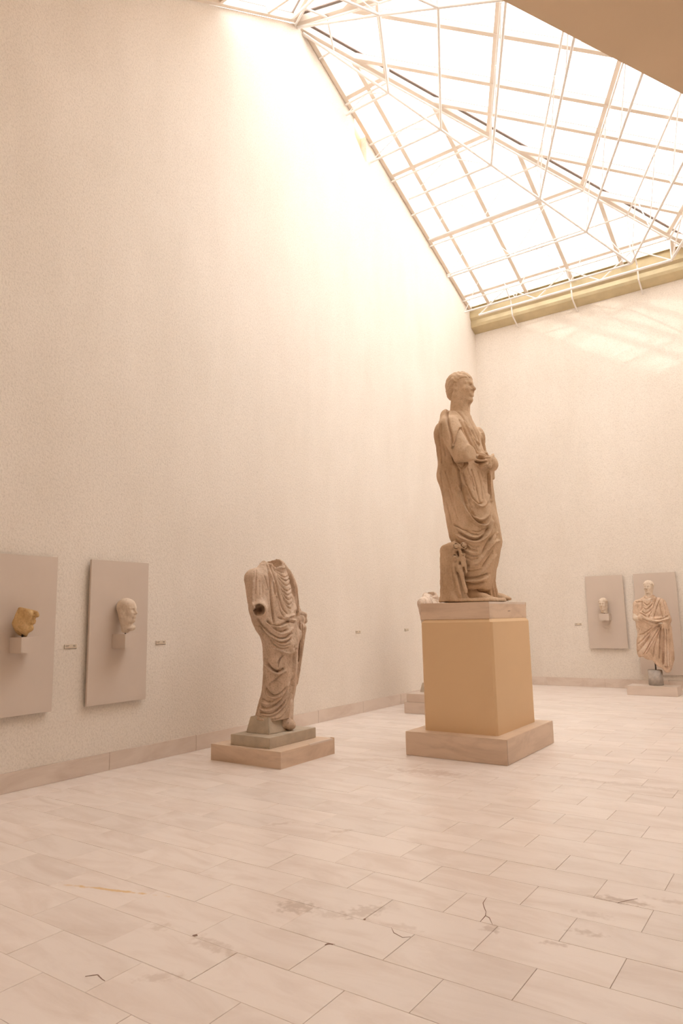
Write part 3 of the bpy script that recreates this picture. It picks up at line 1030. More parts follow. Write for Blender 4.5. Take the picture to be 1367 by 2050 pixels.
# ------------------------------------------------------------------ drapery folds traced on each figure (height, width, polyline) in metres
import json
FOLDS_COLOSSUS = json.loads('''[[-0.035,0.022,[[-0.218,2.37],[-0.226,2.305],[-0.228,2.212],[-0.212,2.118],[-0.203,2.006],[-0.18,1.922],[-0.172,1.811],[-0.173,1.692],[-0.143,1.563],[-0.094,1.487]]],[-0.022,0.018,[[-0.081,2.164],[-0.033,2.049],[0.014,1.927],[0.078,1.794],[0.128,1.755]]],[0.02,0.016,[[-0.028,2.16],[0.012,2.065],[0.051,1.97],[0.098,1.848]]],[-0.022,0.018,[[-0.21,2.369],[-0.152,2.355],[-0.092,2.304],[-0.034,2.216],[0.006,2.13],[0.054,2.025],[0.101,1.921]]],[-0.022,0.018,[[0.023,2.295],[0.078,2.171],[0.136,2.092],[0.143,2.055]]],[-0.022,0.018,[[0.061,2.172],[0.109,2.076],[0.162,1.907],[0.15,1.844]]],[-0.022,0.018,[[0.144,2.074],[0.173,1.961],[0.175,1.815]]],[-0.022,0.018,[[0.223,1.912],[0.221,1.785]]],[0.032,0.024,[[0.032,2.304],[0.1,2.243],[0.166,2.164],[0.213,2.05],[0.274,1.881],[0.301,1.752]]],[-0.022,0.018,[[0.056,2.246],[0.121,2.149],[0.176,2.007],[0.203,1.868]]],[-0.022,0.018,[[0.056,2.062],[0.103,1.948],[0.134,1.873]]],[0.02,0.016,[[0.022,2.101],[0.086,1.967],[0.152,1.881]]],[0.032,0.024,[[0.118,1.728],[0.152,1.708],[0.203,1.695]]],[0.032,0.024,[[0.089,1.675],[0.149,1.649],[0.219,1.663]]],[0.032,0.024,[[0.07,1.631],[0.138,1.6],[0.226,1.631]]],[-0.035,0.022,[[0.099,1.704],[0.159,1.678],[0.211,1.679]]],[-0.035,0.022,[[0.075,1.654],[0.148,1.626],[0.223,1.649]]],[0.02,0.016,[[0.146,1.772],[0.199,1.777],[0.248,1.729],[0.279,1.663]]],[0.02,0.016,[[0.154,1.748],[0.214,1.74],[0.263,1.673]]],[-0.022,0.018,[[0.146,1.758],[0.207,1.759],[0.256,1.701]]],[-0.022,0.018,[[0.179,1.724],[0.237,1.684],[0.26,1.628]]],[-0.035,0.022,[[0.231,1.567],[0.232,1.414],[0.231,1.236],[0.233,1.103]]],[0.02,0.016,[[0.251,1.539],[0.249,1.369],[0.248,1.191]]],[-0.022,0.018,[[-0.077,1.486],[-0.031,1.339],[0.014,1.194],[0.045,1.121]]],[-0.035,0.022,[[-0.127,1.525],[-0.101,1.343],[-0.057,1.162],[-0.033,1.116]]],[-0.022,0.018,[[0.144,1.545],[0.174,1.454],[0.198,1.425]]],[-0.022,0.018,[[0.202,1.506],[0.172,1.418]]],[0.02,0.016,[[-0.102,1.506],[-0.066,1.341],[-0.021,1.178]]],[-0.014,0.013,[[0.031,1.552],[0.075,1.378],[0.094,1.243]]],[-0.014,0.013,[[-0.021,1.555],[0.024,1.408],[0.053,1.29]]],[-0.022,0.018,[[-0.016,1.664],[-0.056,1.557],[-0.093,1.505]]],[0.02,0.016,[[-0.018,1.628],[-0.003,1.572],[-0.058,1.503]]],[-0.014,0.013,[[0.028,2.23],[0.092,2.096],[0.139,1.982],[0.163,1.935]]],[-0.014,0.013,[[0.083,2.263],[0.148,2.147],[0.194,2.033],[0.225,1.949]]],[-0.014,0.013,[[0.202,2.005],[0.239,1.884],[0.26,1.782]]],[-0.014,0.013,[[0.242,1.938],[0.278,1.808]]],[0.02,0.016,[[0.164,2.118],[0.201,1.996],[0.211,1.849]]],[-0.014,0.013,[[0.051,1.97],[0.091,1.894],[0.121,1.791]]],[-0.014,0.013,[[-0.122,1.255],[-0.076,1.127]]],[-0.014,0.013,[[0.101,1.548],[0.144,1.375],[0.143,1.196]]],[-0.014,0.013,[[0.161,1.374],[0.18,1.239],[0.182,1.114]]],[-0.014,0.013,[[0.027,1.471],[0.055,1.335]]],[0.02,0.016,[[0.152,1.545],[0.181,1.435],[0.198,1.416]]],[-0.014,0.013,[[-0.158,1.636],[-0.088,1.614],[-0.035,1.629]]],[-0.014,0.013,[[-0.125,1.589],[-0.083,1.532],[-0.021,1.555]]],[-0.014,0.013,[[-0.338,2.183],[-0.337,1.997],[-0.309,1.811],[-0.308,1.627]]],[-0.014,0.013,[[-0.298,2.087],[-0.288,1.901],[-0.26,1.716]]],[-0.014,0.013,[[-0.329,1.537],[-0.319,1.355],[-0.301,1.174]]],[-0.014,0.013,[[-0.268,1.534],[-0.223,1.35],[-0.187,1.168]]],[0.032,0.024,[[-0.051,1.361],[-0.019,1.241],[0.034,1.15],[0.089,1.098],[0.146,1.105],[0.187,1.171],[0.212,1.288]]],[0.032,0.024,[[-0.119,1.345],[-0.06,1.164],[-0.009,1.035],[0.053,0.954],[0.099,0.932],[0.167,0.968],[0.209,1.053],[0.233,1.247]]],[0.032,0.024,[[-0.169,1.308],[-0.099,1.147],[-0.03,0.997],[0.059,0.886],[0.143,0.863],[0.192,0.899],[0.217,1.024]]],[-0.035,0.022,[[-0.016,1.103],[0.009,1.024],[0.054,0.964]]],[-0.035,0.022,[[-0.111,1.305],[-0.044,1.095],[0.016,0.975],[0.07,0.914],[0.145,0.911]]],[-0.022,0.018,[[-0.015,1.31],[0.027,1.199],[0.09,1.132],[0.148,1.154]]],[-0.014,0.013,[[-0.07,1.362],[-0.03,1.202],[0.021,1.072]]],[-0.014,0.013,[[0.081,1.334],[0.095,1.235],[0.11,1.146]]],[-0.035,0.022,[[-0.153,0.817],[-0.08,0.751],[-0.006,0.71],[0.069,0.706],[0.147,0.766],[0.199,0.86]]],[0.02,0.016,[[-0.17,0.857],[-0.097,0.786],[-0.005,0.734],[0.07,0.731],[0.139,0.786]]],[0.032,0.024,[[-0.183,0.78],[-0.1,0.728],[-0.007,0.685],[0.068,0.678],[0.145,0.727],[0.205,0.802],[0.251,0.954]]],[0.032,0.024,[[0.313,0.721],[0.237,0.685],[0.178,0.63],[0.096,0.499],[0.037,0.425],[-0.058,0.404]]],[-0.035,0.022,[[0.221,0.744],[0.14,0.613],[0.097,0.518]]],[0.02,0.016,[[0.3,0.817],[0.218,0.677],[0.156,0.574]]],[-0.022,0.018,[[0.271,0.799],[0.199,0.668]]],[-0.022,0.018,[[-0.142,0.426],[-0.058,0.409],[0.036,0.42]]],[-0.035,0.022,[[-0.12,0.287],[-0.027,0.27],[0.086,0.286],[0.172,0.326]]],[0.032,0.024,[[-0.117,0.254],[-0.019,0.242],[0.084,0.257],[0.161,0.298]]],[-0.035,0.022,[[-0.113,0.23],[0.026,0.202],[0.12,0.233]]],[0.02,0.016,[[0.267,0.55],[0.197,0.458],[0.128,0.375],[0.049,0.301]]],[-0.022,0.018,[[0.231,0.571],[0.161,0.478],[0.091,0.385]]],[-0.022,0.018,[[-0.084,0.66],[-0.03,0.6],[0.044,0.578]]],[-0.014,0.013,[[-0.106,0.583],[-0.015,0.522],[0.079,0.529]]],[0.02,0.016,[[-0.114,0.622],[-0.032,0.561],[0.061,0.548]]],[-0.014,0.013,[[-0.046,0.658],[0.008,0.618],[0.084,0.634]]],[-0.014,0.013,[[-0.091,0.506],[-0.017,0.475],[0.059,0.501]]],[-0.014,0.013,[[0.111,0.423],[0.171,0.497],[0.232,0.59]]],[-0.014,0.013,[[-0.116,0.373],[-0.023,0.351],[0.09,0.376]]],[-0.014,0.013,[[-0.009,1.044],[0.043,0.945],[0.08,0.914]]],[-0.014,0.013,[[-0.001,0.811],[0.073,0.788],[0.151,0.843]]],[-0.014,0.013,[[-0.076,0.833],[-0.003,0.772],[0.072,0.759]]],[-0.014,0.013,[[-0.305,1.276],[-0.256,1.076],[-0.225,0.898]]],[-0.014,0.013,[[-0.246,1.312],[-0.197,1.112],[-0.157,0.934]]],[-0.022,0.018,[[-0.206,0.897],[-0.114,0.835],[-0.039,0.812]]],[-0.014,0.013,[[0.235,1.198],[0.23,1.004],[0.191,0.88]]],[-0.014,0.013,[[0.253,1.003],[0.274,0.857],[0.277,0.741]]]]''')
FOLDS_HEADLESS = json.loads('''[[0.026,0.018,[[-0.035,1.853],[0.041,1.814],[0.116,1.806],[0.136,1.836]]],[-0.018,0.012,[[0.026,1.803],[0.086,1.768],[0.135,1.756]]],[-0.018,0.012,[[-0.004,1.823],[0.086,1.73],[0.146,1.699],[0.177,1.729]]],[-0.018,0.012,[[0.018,1.792],[0.093,1.693],[0.161,1.654],[0.199,1.699]]],[-0.018,0.012,[[0.04,1.739],[0.115,1.624],[0.176,1.601],[0.21,1.653]]],[-0.018,0.012,[[0.055,1.693],[0.115,1.572],[0.175,1.533],[0.213,1.578]]],[-0.018,0.012,[[0.07,1.64],[0.13,1.519],[0.182,1.488],[0.22,1.532]]],[-0.018,0.012,[[0.092,1.579],[0.144,1.466],[0.189,1.435],[0.224,1.472]]],[-0.018,0.012,[[0.1,1.519],[0.152,1.406],[0.196,1.383],[0.223,1.412]]],[-0.018,0.012,[[0.114,1.459],[0.166,1.361],[0.211,1.338]]],[-0.018,0.012,[[0.062,1.505],[0.099,1.354],[0.166,1.279]]],[-0.018,0.012,[[-0.035,1.838],[0.018,1.701],[0.055,1.58],[0.062,1.43],[0.083,1.31],[0.128,1.242]]],[-0.03,0.016,[[-0.05,1.808],[-0.035,1.694],[-0.028,1.581],[-0.021,1.431],[-0.007,1.282],[0.015,1.178]]],[-0.018,0.012,[[0.003,1.686],[0.01,1.611],[0.024,1.498],[0.047,1.505],[0.04,1.656]]],[0.016,0.012,[[-0.065,1.846],[-0.02,1.717],[0.025,1.611],[0.047,1.46]]],[-0.012,0.009,[[-0.095,1.718],[-0.073,1.642],[-0.051,1.552]]],[-0.012,0.009,[[-0.185,1.787],[-0.185,1.659],[-0.193,1.509]]],[-0.012,0.009,[[-0.118,1.613],[-0.111,1.508],[-0.118,1.463]]],[0.026,0.018,[[-0.215,1.659],[-0.219,1.435],[-0.2,1.323]]],[-0.012,0.009,[[-0.148,1.658],[-0.148,1.493]]],[-0.03,0.016,[[0.14,1.882],[0.214,1.691],[0.243,1.502],[0.234,1.352],[0.218,1.308]]],[-0.018,0.012,[[0.177,1.858],[0.244,1.69],[0.273,1.501],[0.279,1.314],[0.263,1.217]]],[-0.018,0.012,[[0.215,1.805],[0.274,1.637],[0.299,1.463],[0.301,1.313]]],[0.026,0.018,[[0.155,1.874],[0.229,1.691],[0.259,1.502],[0.256,1.314]]],[0.026,0.018,[[0.196,1.835],[0.263,1.652],[0.288,1.471],[0.29,1.291]]],[0.026,0.018,[[0.128,1.242],[0.188,1.256],[0.241,1.27]]],[0.026,0.018,[[0.143,1.235],[0.21,1.211],[0.255,1.21]]],[-0.03,0.016,[[0.12,1.224],[0.053,1.251]]],[-0.03,0.016,[[0.143,1.216],[0.21,1.192],[0.247,1.188]]],[-0.03,0.016,[[-0.067,1.213],[-0.007,1.175],[0.06,1.147],[0.127,1.179],[0.218,1.218]]],[-0.03,0.016,[[-0.178,1.241],[-0.111,1.151],[-0.022,1.068],[0.059,1.015],[0.149,1.02],[0.216,1.07]]],[-0.03,0.016,[[-0.156,1.167],[-0.082,1.069],[0.007,1.008],[0.089,0.97],[0.156,0.976],[0.209,1.019]]],[-0.018,0.012,[[-0.134,1.1],[-0.052,1.01],[0.052,0.949],[0.133,0.925],[0.193,0.953]]],[-0.018,0.012,[[-0.037,1.009],[0.022,0.927],[0.096,0.896],[0.163,0.909]]],[0.026,0.018,[[-0.015,0.928],[0.059,0.89],[0.155,0.844],[0.215,0.864],[0.268,0.921]]],[-0.03,0.016,[[-0.059,1.209],[-0.022,1.156],[0.037,1.111],[0.097,1.08],[0.157,1.108]]],[0.026,0.018,[[-0.074,1.187],[-0.007,1.119],[0.06,1.066],[0.149,1.064],[0.224,1.129]]],[0.026,0.018,[[-0.104,1.114],[-0.022,1.038],[0.059,0.992],[0.149,0.998],[0.209,1.048]]],[0.026,0.018,[[-0.007,1.163],[0.06,1.129],[0.142,1.16]]],[-0.018,0.012,[[0.05,0.737],[0.066,0.78],[0.11,0.837]]],[-0.03,0.016,[[0.245,0.922],[0.237,0.834],[0.229,0.732]]],[-0.018,0.012,[[0.311,1.201],[0.305,0.979],[0.288,0.731]]],[-0.018,0.012,[[0.338,1.171],[0.332,0.979],[0.318,0.73]]],[-0.012,0.009,[[0.368,1.178],[0.358,0.978]]],[0.016,0.012,[[0.323,1.186],[0.319,0.979],[0.303,0.73]]],[-0.03,0.016,[[-0.093,0.794],[-0.049,0.716],[0.017,0.665],[0.072,0.664],[0.117,0.69]]],[-0.03,0.016,[[-0.082,0.761],[-0.038,0.7],[0.017,0.655],[0.072,0.656]]],[0.026,0.018,[[-0.093,0.739],[-0.016,0.661],[0.072,0.626],[0.139,0.668]]],[-0.012,0.009,[[0.05,0.703],[0.062,0.779],[0.118,0.832]]],[-0.018,0.012,[[-0.05,0.51],[0.05,0.594],[0.094,0.636]]],[-0.03,0.016,[[-0.094,0.49],[-0.05,0.424],[0.005,0.39],[0.093,0.42],[0.149,0.483]]],[0.016,0.012,[[-0.1,0.468],[-0.061,0.403],[0.005,0.369],[0.104,0.398],[0.183,0.536]]],[-0.018,0.012,[[-0.122,0.362],[-0.061,0.333],[0.016,0.347],[0.115,0.387],[0.182,0.514]]],[0.016,0.012,[[-0.133,0.319],[-0.061,0.301],[0.015,0.314],[0.104,0.365]]],[-0.03,0.016,[[-0.149,0.288],[-0.084,0.264],[0.004,0.283],[0.093,0.355],[0.171,0.428],[0.216,0.568]]],[0.016,0.012,[[-0.155,0.256],[-0.084,0.234],[0.004,0.251],[0.093,0.312],[0.182,0.428]]],[-0.03,0.016,[[-0.155,0.229],[-0.084,0.203],[0.015,0.215],[0.103,0.29],[0.181,0.395],[0.238,0.567]]],[0.016,0.012,[[-0.149,0.208],[-0.04,0.186],[0.059,0.227],[0.148,0.31]]],[-0.018,0.012,[[-0.127,0.186],[-0.04,0.169],[0.059,0.201],[0.148,0.3],[0.215,0.416]]],[-0.018,0.012,[[-0.171,0.176],[-0.084,0.155],[0.048,0.14],[0.114,0.172],[0.18,0.266],[0.237,0.394]]],[-0.018,0.012,[[0.241,0.873],[0.229,0.731],[0.217,0.622]]],[-0.03,0.016,[[0.286,0.894],[0.262,0.675],[0.237,0.459],[0.214,0.308]]],[-0.018,0.012,[[0.331,0.893],[0.306,0.674],[0.282,0.457]]],[0.016,0.012,[[0.263,0.872],[0.245,0.676],[0.227,0.481]]]]''')
FOLDS_BUST = json.loads('''[[-0.018,0.011,[[-0.022,1.778],[0.018,1.712],[0.098,1.775]]],[-0.018,0.011,[[-0.044,1.682],[0.024,1.607],[0.109,1.726]]],[-0.018,0.011,[[-0.052,1.584],[0.004,1.535],[0.118,1.661]]],[-0.018,0.011,[[-0.087,1.52],[-0.018,1.454],[0.112,1.58]]],[-0.028,0.016,[[0.203,1.788],[0.149,1.676],[0.092,1.516],[0.023,1.405]]],[-0.018,0.011,[[0.259,1.754],[0.188,1.611],[0.131,1.451],[0.095,1.372]]],[-0.018,0.011,[[0.3,1.704],[0.318,1.576],[0.322,1.447]]],[-0.018,0.011,[[0.235,1.642],[0.239,1.513],[0.258,1.385]]],[0.026,0.02,[[-0.108,1.456],[-0.024,1.374],[0.107,1.339],[0.239,1.337],[0.361,1.383]]],[-0.028,0.016,[[-0.12,1.489],[-0.035,1.422],[0.08,1.372],[0.227,1.369],[0.365,1.431]]],[-0.028,0.016,[[-0.084,1.375],[0.016,1.325],[0.162,1.29],[0.252,1.305]]],[0.026,0.02,[[0.171,1.756],[0.112,1.58],[0.039,1.421]]],[-0.028,0.016,[[0.203,1.258],[0.062,1.148],[-0.058,0.957],[-0.189,0.814],[-0.239,0.75]]],[-0.018,0.011,[[0.158,1.243],[-0.0,1.117],[-0.131,0.973],[-0.211,0.91]]],[-0.018,0.011,[[0.067,1.212],[-0.091,1.101],[-0.182,1.086]]],[-0.018,0.011,[[0.184,1.194],[0.067,1.036],[-0.02,0.877],[-0.122,0.718]]],[-0.018,0.011,[[0.196,1.162],[0.105,0.956],[0.039,0.687]]],[-0.018,0.011,[[-0.158,1.199],[-0.181,1.102]]],[0.016,0.013,[[0.171,1.226],[0.028,1.1],[-0.119,0.941],[-0.216,0.846]]],[0.016,0.013,[[0.164,1.131],[0.045,0.941],[-0.075,0.75]]],[-0.028,0.016,[[0.216,1.226],[0.178,0.956],[0.145,0.64]]],[-0.028,0.016,[[0.257,1.194],[0.23,0.877],[0.201,0.53]]],[-0.018,0.011,[[0.301,1.193],[0.281,0.877],[0.256,0.484]]],[-0.018,0.011,[[0.344,1.192],[0.332,0.877],[0.3,0.5]]],[0.016,0.013,[[0.238,1.226],[0.204,0.877],[0.175,0.593]]],[0.016,0.013,[[0.282,1.193],[0.26,0.877],[0.232,0.515]]],[-0.028,0.016,[[-0.072,1.715],[-0.065,1.617],[-0.103,1.521]]],[-0.018,0.011,[[-0.187,1.694],[-0.073,1.699]]]]''')


def rough_up(V, Q, amp, scale, seed):
    N = normals(V, Q)
    d = hash_noise(V, scale, seed) + .5 * hash_noise(V, scale * 2.3, seed + 3)
    return V + N * (d * amp)[:, None]

# ---- colossal togate figure on the tall pedestal (front towards +x)
def build_colossus(root):
    RT, FW = (.913, .407), (-.407, .913)
    F = Field((-.62, -.72, .0), (.55, .70, 2.40), .0105)
    tab = [(.15, .03, 0, .17, .26), (.3, .035, 0, .19, .29), (.55, .05, 0, .215, .34), (.75, .055, 0, .235, .37), (1.0, .01, 0, .235, .37),
           (1.34, -.03, 0, .225, .37), (1.6, -.05, 0, .23, .37), (1.85, -.07, 0, .235, .38), (2.06, -.09, 0, .215, .36), (2.2, -.10, 0, .165, .27), (2.32, -.105, 0, .12, .16)]
    def pleat(th, z):
        back = np.clip(-np.cos(th) * 1.6, 0, 1)
        return .012 * back * np.sin(13 * th + 2.0 * z)
    d = F.loft(tab, pleat)
    d = smin(d, F.capsule((-.08, -.30, 2.09), (-.08, .30, 2.09), .125), .10)
    # mantle falling down the back on his right side
    d = smin(d, F.capsule((-.17, -.31, 2.02), (-.16, -.30, 1.50), .085, .075), .12)
    d = smin(d, F.capsule((-.16, -.30, 1.50), (-.06, -.28, .80), .075, .08), .12)
    d = smin(d, F.capsule((-.215, -.11, 2.32), (-.19, .12, 2.31), .052), .04)
    d = smin(d, F.capsule((-.20, -.12, 2.24), (-.17, -.31, 1.98), .085, .085), .08)
    # right sleeve, broken below the elbow
    arm = F.capsule((-.07, -.36, 2.06), (.14, -.45, 1.78), .135, .135)
    sl_z = np.interp((F.X * RT[0] + F.Y * RT[1]), [-.20, -.15, -.09, -.03, .04, .10], [1.60, 1.82, 2.00, 2.045, 1.98, 1.85])
    arm = smax(arm, (sl_z.astype(np.float32) - F.Z) * .6, .012)
    d = smin(d, arm, .035)
    d = smin(d, F.ell((.07, -.36, 1.50), (.10, .09, .15)), .04)
    # left arm under the toga, bent across the body
    d = smin(d, F.capsule((-.07, .33, 2.05), (.0, .42, 1.68), .13, .115), .06)
    d = smin(d, F.capsule((.02, .42, 1.68), (.21, .22, 1.67), .105, .08), .04)
    bag = F.capsule((.05, .40, 1.70), (.05, .41, 1.54), .11, .105)
    d = smin(d, smax(bag, F.half((0, 0, -1), -1.535), .015), .03)
    # bundle of folds held at the belly
    d = smin(d, F.capsule((.21, -.02, 1.70), (.20, .22, 1.72), .055, .07), .03)
    d = smin(d, F.ell((.21, -.05, 1.66), (.075, .085, .075)), .03)
    # swag over the thighs, knee pushing forward, falling tail
    d = smin(d, F.ell((.115, .06, .78), (.18, .24, .40)), .10)
    d = smin(d, F.capsule((.17, .18, 1.55), (.19, .20, .72), .05, .062), .07)
    d = smin(d, F.capsule((.19, .20, .72), (.10, .12, .42), .062, .04), .08)
    d = smin(d, F.ell((.11, -.10, .55), (.15, .18, .36)), .10)
    # pleated tunic hem hanging behind the feet
    hem = F.loft([(.04, .13, .09, .11, .13), (.27, .08, .07, .13, .15)], lambda th, z: .014 * np.sin(15 * th))
    hem = smax(hem, -F.half((0, 1, 0), -.01), .02)
    d = smin(d, hem, .02)
    # hollow under the hem in front
    d = smax(d, -F.capsule((.10, -.17, .05), (.32, -.17, .05), .10), .03)
    V, Q = nets(F, d)
    V = relax(V, Q, 2)
    V, Q = subdivide(V, Q)
    V = carve(V, Q, RT, FW, FOLDS_COLOSSUS, ka=1.0, kw=.62)
    V = relax(V, Q, 1, .12)
    V = rough_up(V, Q, .006, 14, 2)
    to_mesh('toga', V, Q, M['stone_tan'], root)
    # the figure: head, neck, chest, forearm stump, hand and feet in one skin
    F = Field((-.44, -.64, -.02), (.46, .42, 2.90), .0105)
    d = F.capsule((-.09, 0, .4), (-.09, 0, 1.9), .14, .17)
    d = smin(d, F.ell((-.075, 0, 2.13), (.15, .21, .20)), .05)
    d = smin(d, F.capsule((-.095, 0, 2.2), (-.055, 0, 2.54), .128, .118), .05)
    arm = F.capsule((-.05, -.36, 2.02), (.145, -.455, 1.66), .118, .118)
    arm = smin(arm, F.capsule((.15, -.455, 1.68), (.24, -.44, 1.70), .10, .09), .03)
    arm = smax(arm, F.half((.05, .05, -1), -1.612), .012)
    arm = smax(arm, F.half((1, -.25, .15), .585), .012)
    arm = smax(arm, -F.capsule((.24, -.60, 1.68), (.255, -.50, 1.70), .024, .02), .006)
    d = smin(d, arm, .02)
    d = smin(d, F.capsule((.02, .25, 1.7), (.24, .07, 1.66), .06, .045), .02)
    for i in range(4):                                           # fingers of the left hand closing over the folds
        zf = 1.715 - i * .034
        d = smin(d, F.capsule((.255, .06, zf), (.285, -.015, zf - .006), .019, .017), .008)
        d = smin(d, F.capsule((.285, -.015, zf - .006), (.255, -.07, zf - .012), .017, .014), .008)
    d = smin(d, F.capsule((.22, .06, 1.735), (.255, -.03, 1.765), .02, .015), .01)
    for (x0, y0, x1, y1) in ((.02, -.15, .27, -.17), (.12, .15, .34, .17)):
        ft = F.capsule((x0 - .02, y0, .09), (x0 + .02, y0, .40), .075, .08)
        ft = smin(ft, F.capsule((x0 - .04, y0, .085), (x1 - .08, y1, .06), .058, .046, 1.15), .06)
        ft = smin(ft, F.ell(((x1 - .06), y1, .045), (.09, .068, .035)), .03)
        for i in range(5):
            yy = y1 + (.052 - .026 * i) * (1 if y0 < 0 else -1)
            ln = (.075, .07, .06, .048, .034)[i]
            ft = smin(ft, F.capsule((x1 - .03, yy, .045), (x1 - .03 + ln, yy, .035), .0165 if i else .02, .014 if i else .018), .007)
        d = smin(d, ft, .02)
    # the block he was carved with
    base = F.loft([(.008, .03, -.07, .345, .37), (.045, .03, -.07, .335, .36)], lambda th, z: .012 * np.sin(7 * th))
    d = smin(d, base, .012)
    hs, hr = head_field(F, (-.045, 0, 2.43), .42, 'cap', yaw=R(-4))
    d = smin(d, hs, .03)
    V, Q = nets(F, d)
    V = rough_up(relax(V, Q, 1, .4), Q, .003, 22, 5)
    to_mesh('figure', V, Q, M['stone_tan'], root)
    V, Q = nets(F, hr)
    V = rough_up(relax(V, Q, 1, .3), Q, .006, 30, 6)
    to_mesh('hair', V, Q, M['stone_tan'], root)
    # carved bundle of scrolls on a stump beside the right leg
    F = Field((-.40, -.60, -.02), (.22, .02, .90), .0105)
    d = F.loft([(.012, -.115, -.30, .185, .19), (.1, -.125, -.31, .145, .165), (.3, -.13, -.32, .13, .15), (.6, -.125, -.32, .125, .145), (.80, -.12, -.31, .125, .14)],
               lambda th, z: .007 * np.sin(9 * th + 4 * z))
    d = smax(d, F.half((-.30, -.1, 1), .725), .03)
    fw = np.array((-.407, .913))
    dep = .385
    for (u, z, r_) in ((-.185, .635, .052), (-.10, .645, .046), (-.205, .515, .046), (-.115, .54, .034)):
        c0 = np.array((.913, .407)) * u - fw * dep
        p0, p1 = (*(c0 - fw * .005), z), (*(c0 + fw * .14), z)
        d = smin(d, F.capsule(p0, p1, r_ * .86), .012)
        d = smax(d, -(np.abs(F.capsule((*(c0 - fw * .2), z), (*(c0 - fw * .0), z), r_ * .52)) - .004), .006)
    u0 = np.array((.913, .407))
    for (a, b, r_) in (((-.24, .50), (-.10, .49), .018), ((-.235, .47), (-.22, .30), .016), ((-.15, .62), (-.12, .42), .018), ((-.20, .44), (-.13, .30), .02), ((-.15, .40), (-.10, .12), .022), ((-.20, .30), (-.16, .06), .016), ((-.10, .50), (-.085, .34), .014), ((-.17, .48), (-.18, .36), .014)):
        d = smin(d, F.capsule((*(u0 * a[0] - fw * dep), a[1]), (*(u0 * b[0] - fw * (dep + .005)), b[1]), r_), .014)
    V, Q = nets(F, d)
    V = rough_up(relax(V, Q, 1, .4), Q, .008, 22, 9)
    to_mesh('scroll_bundle', V, Q, M['stone_tan'], root)

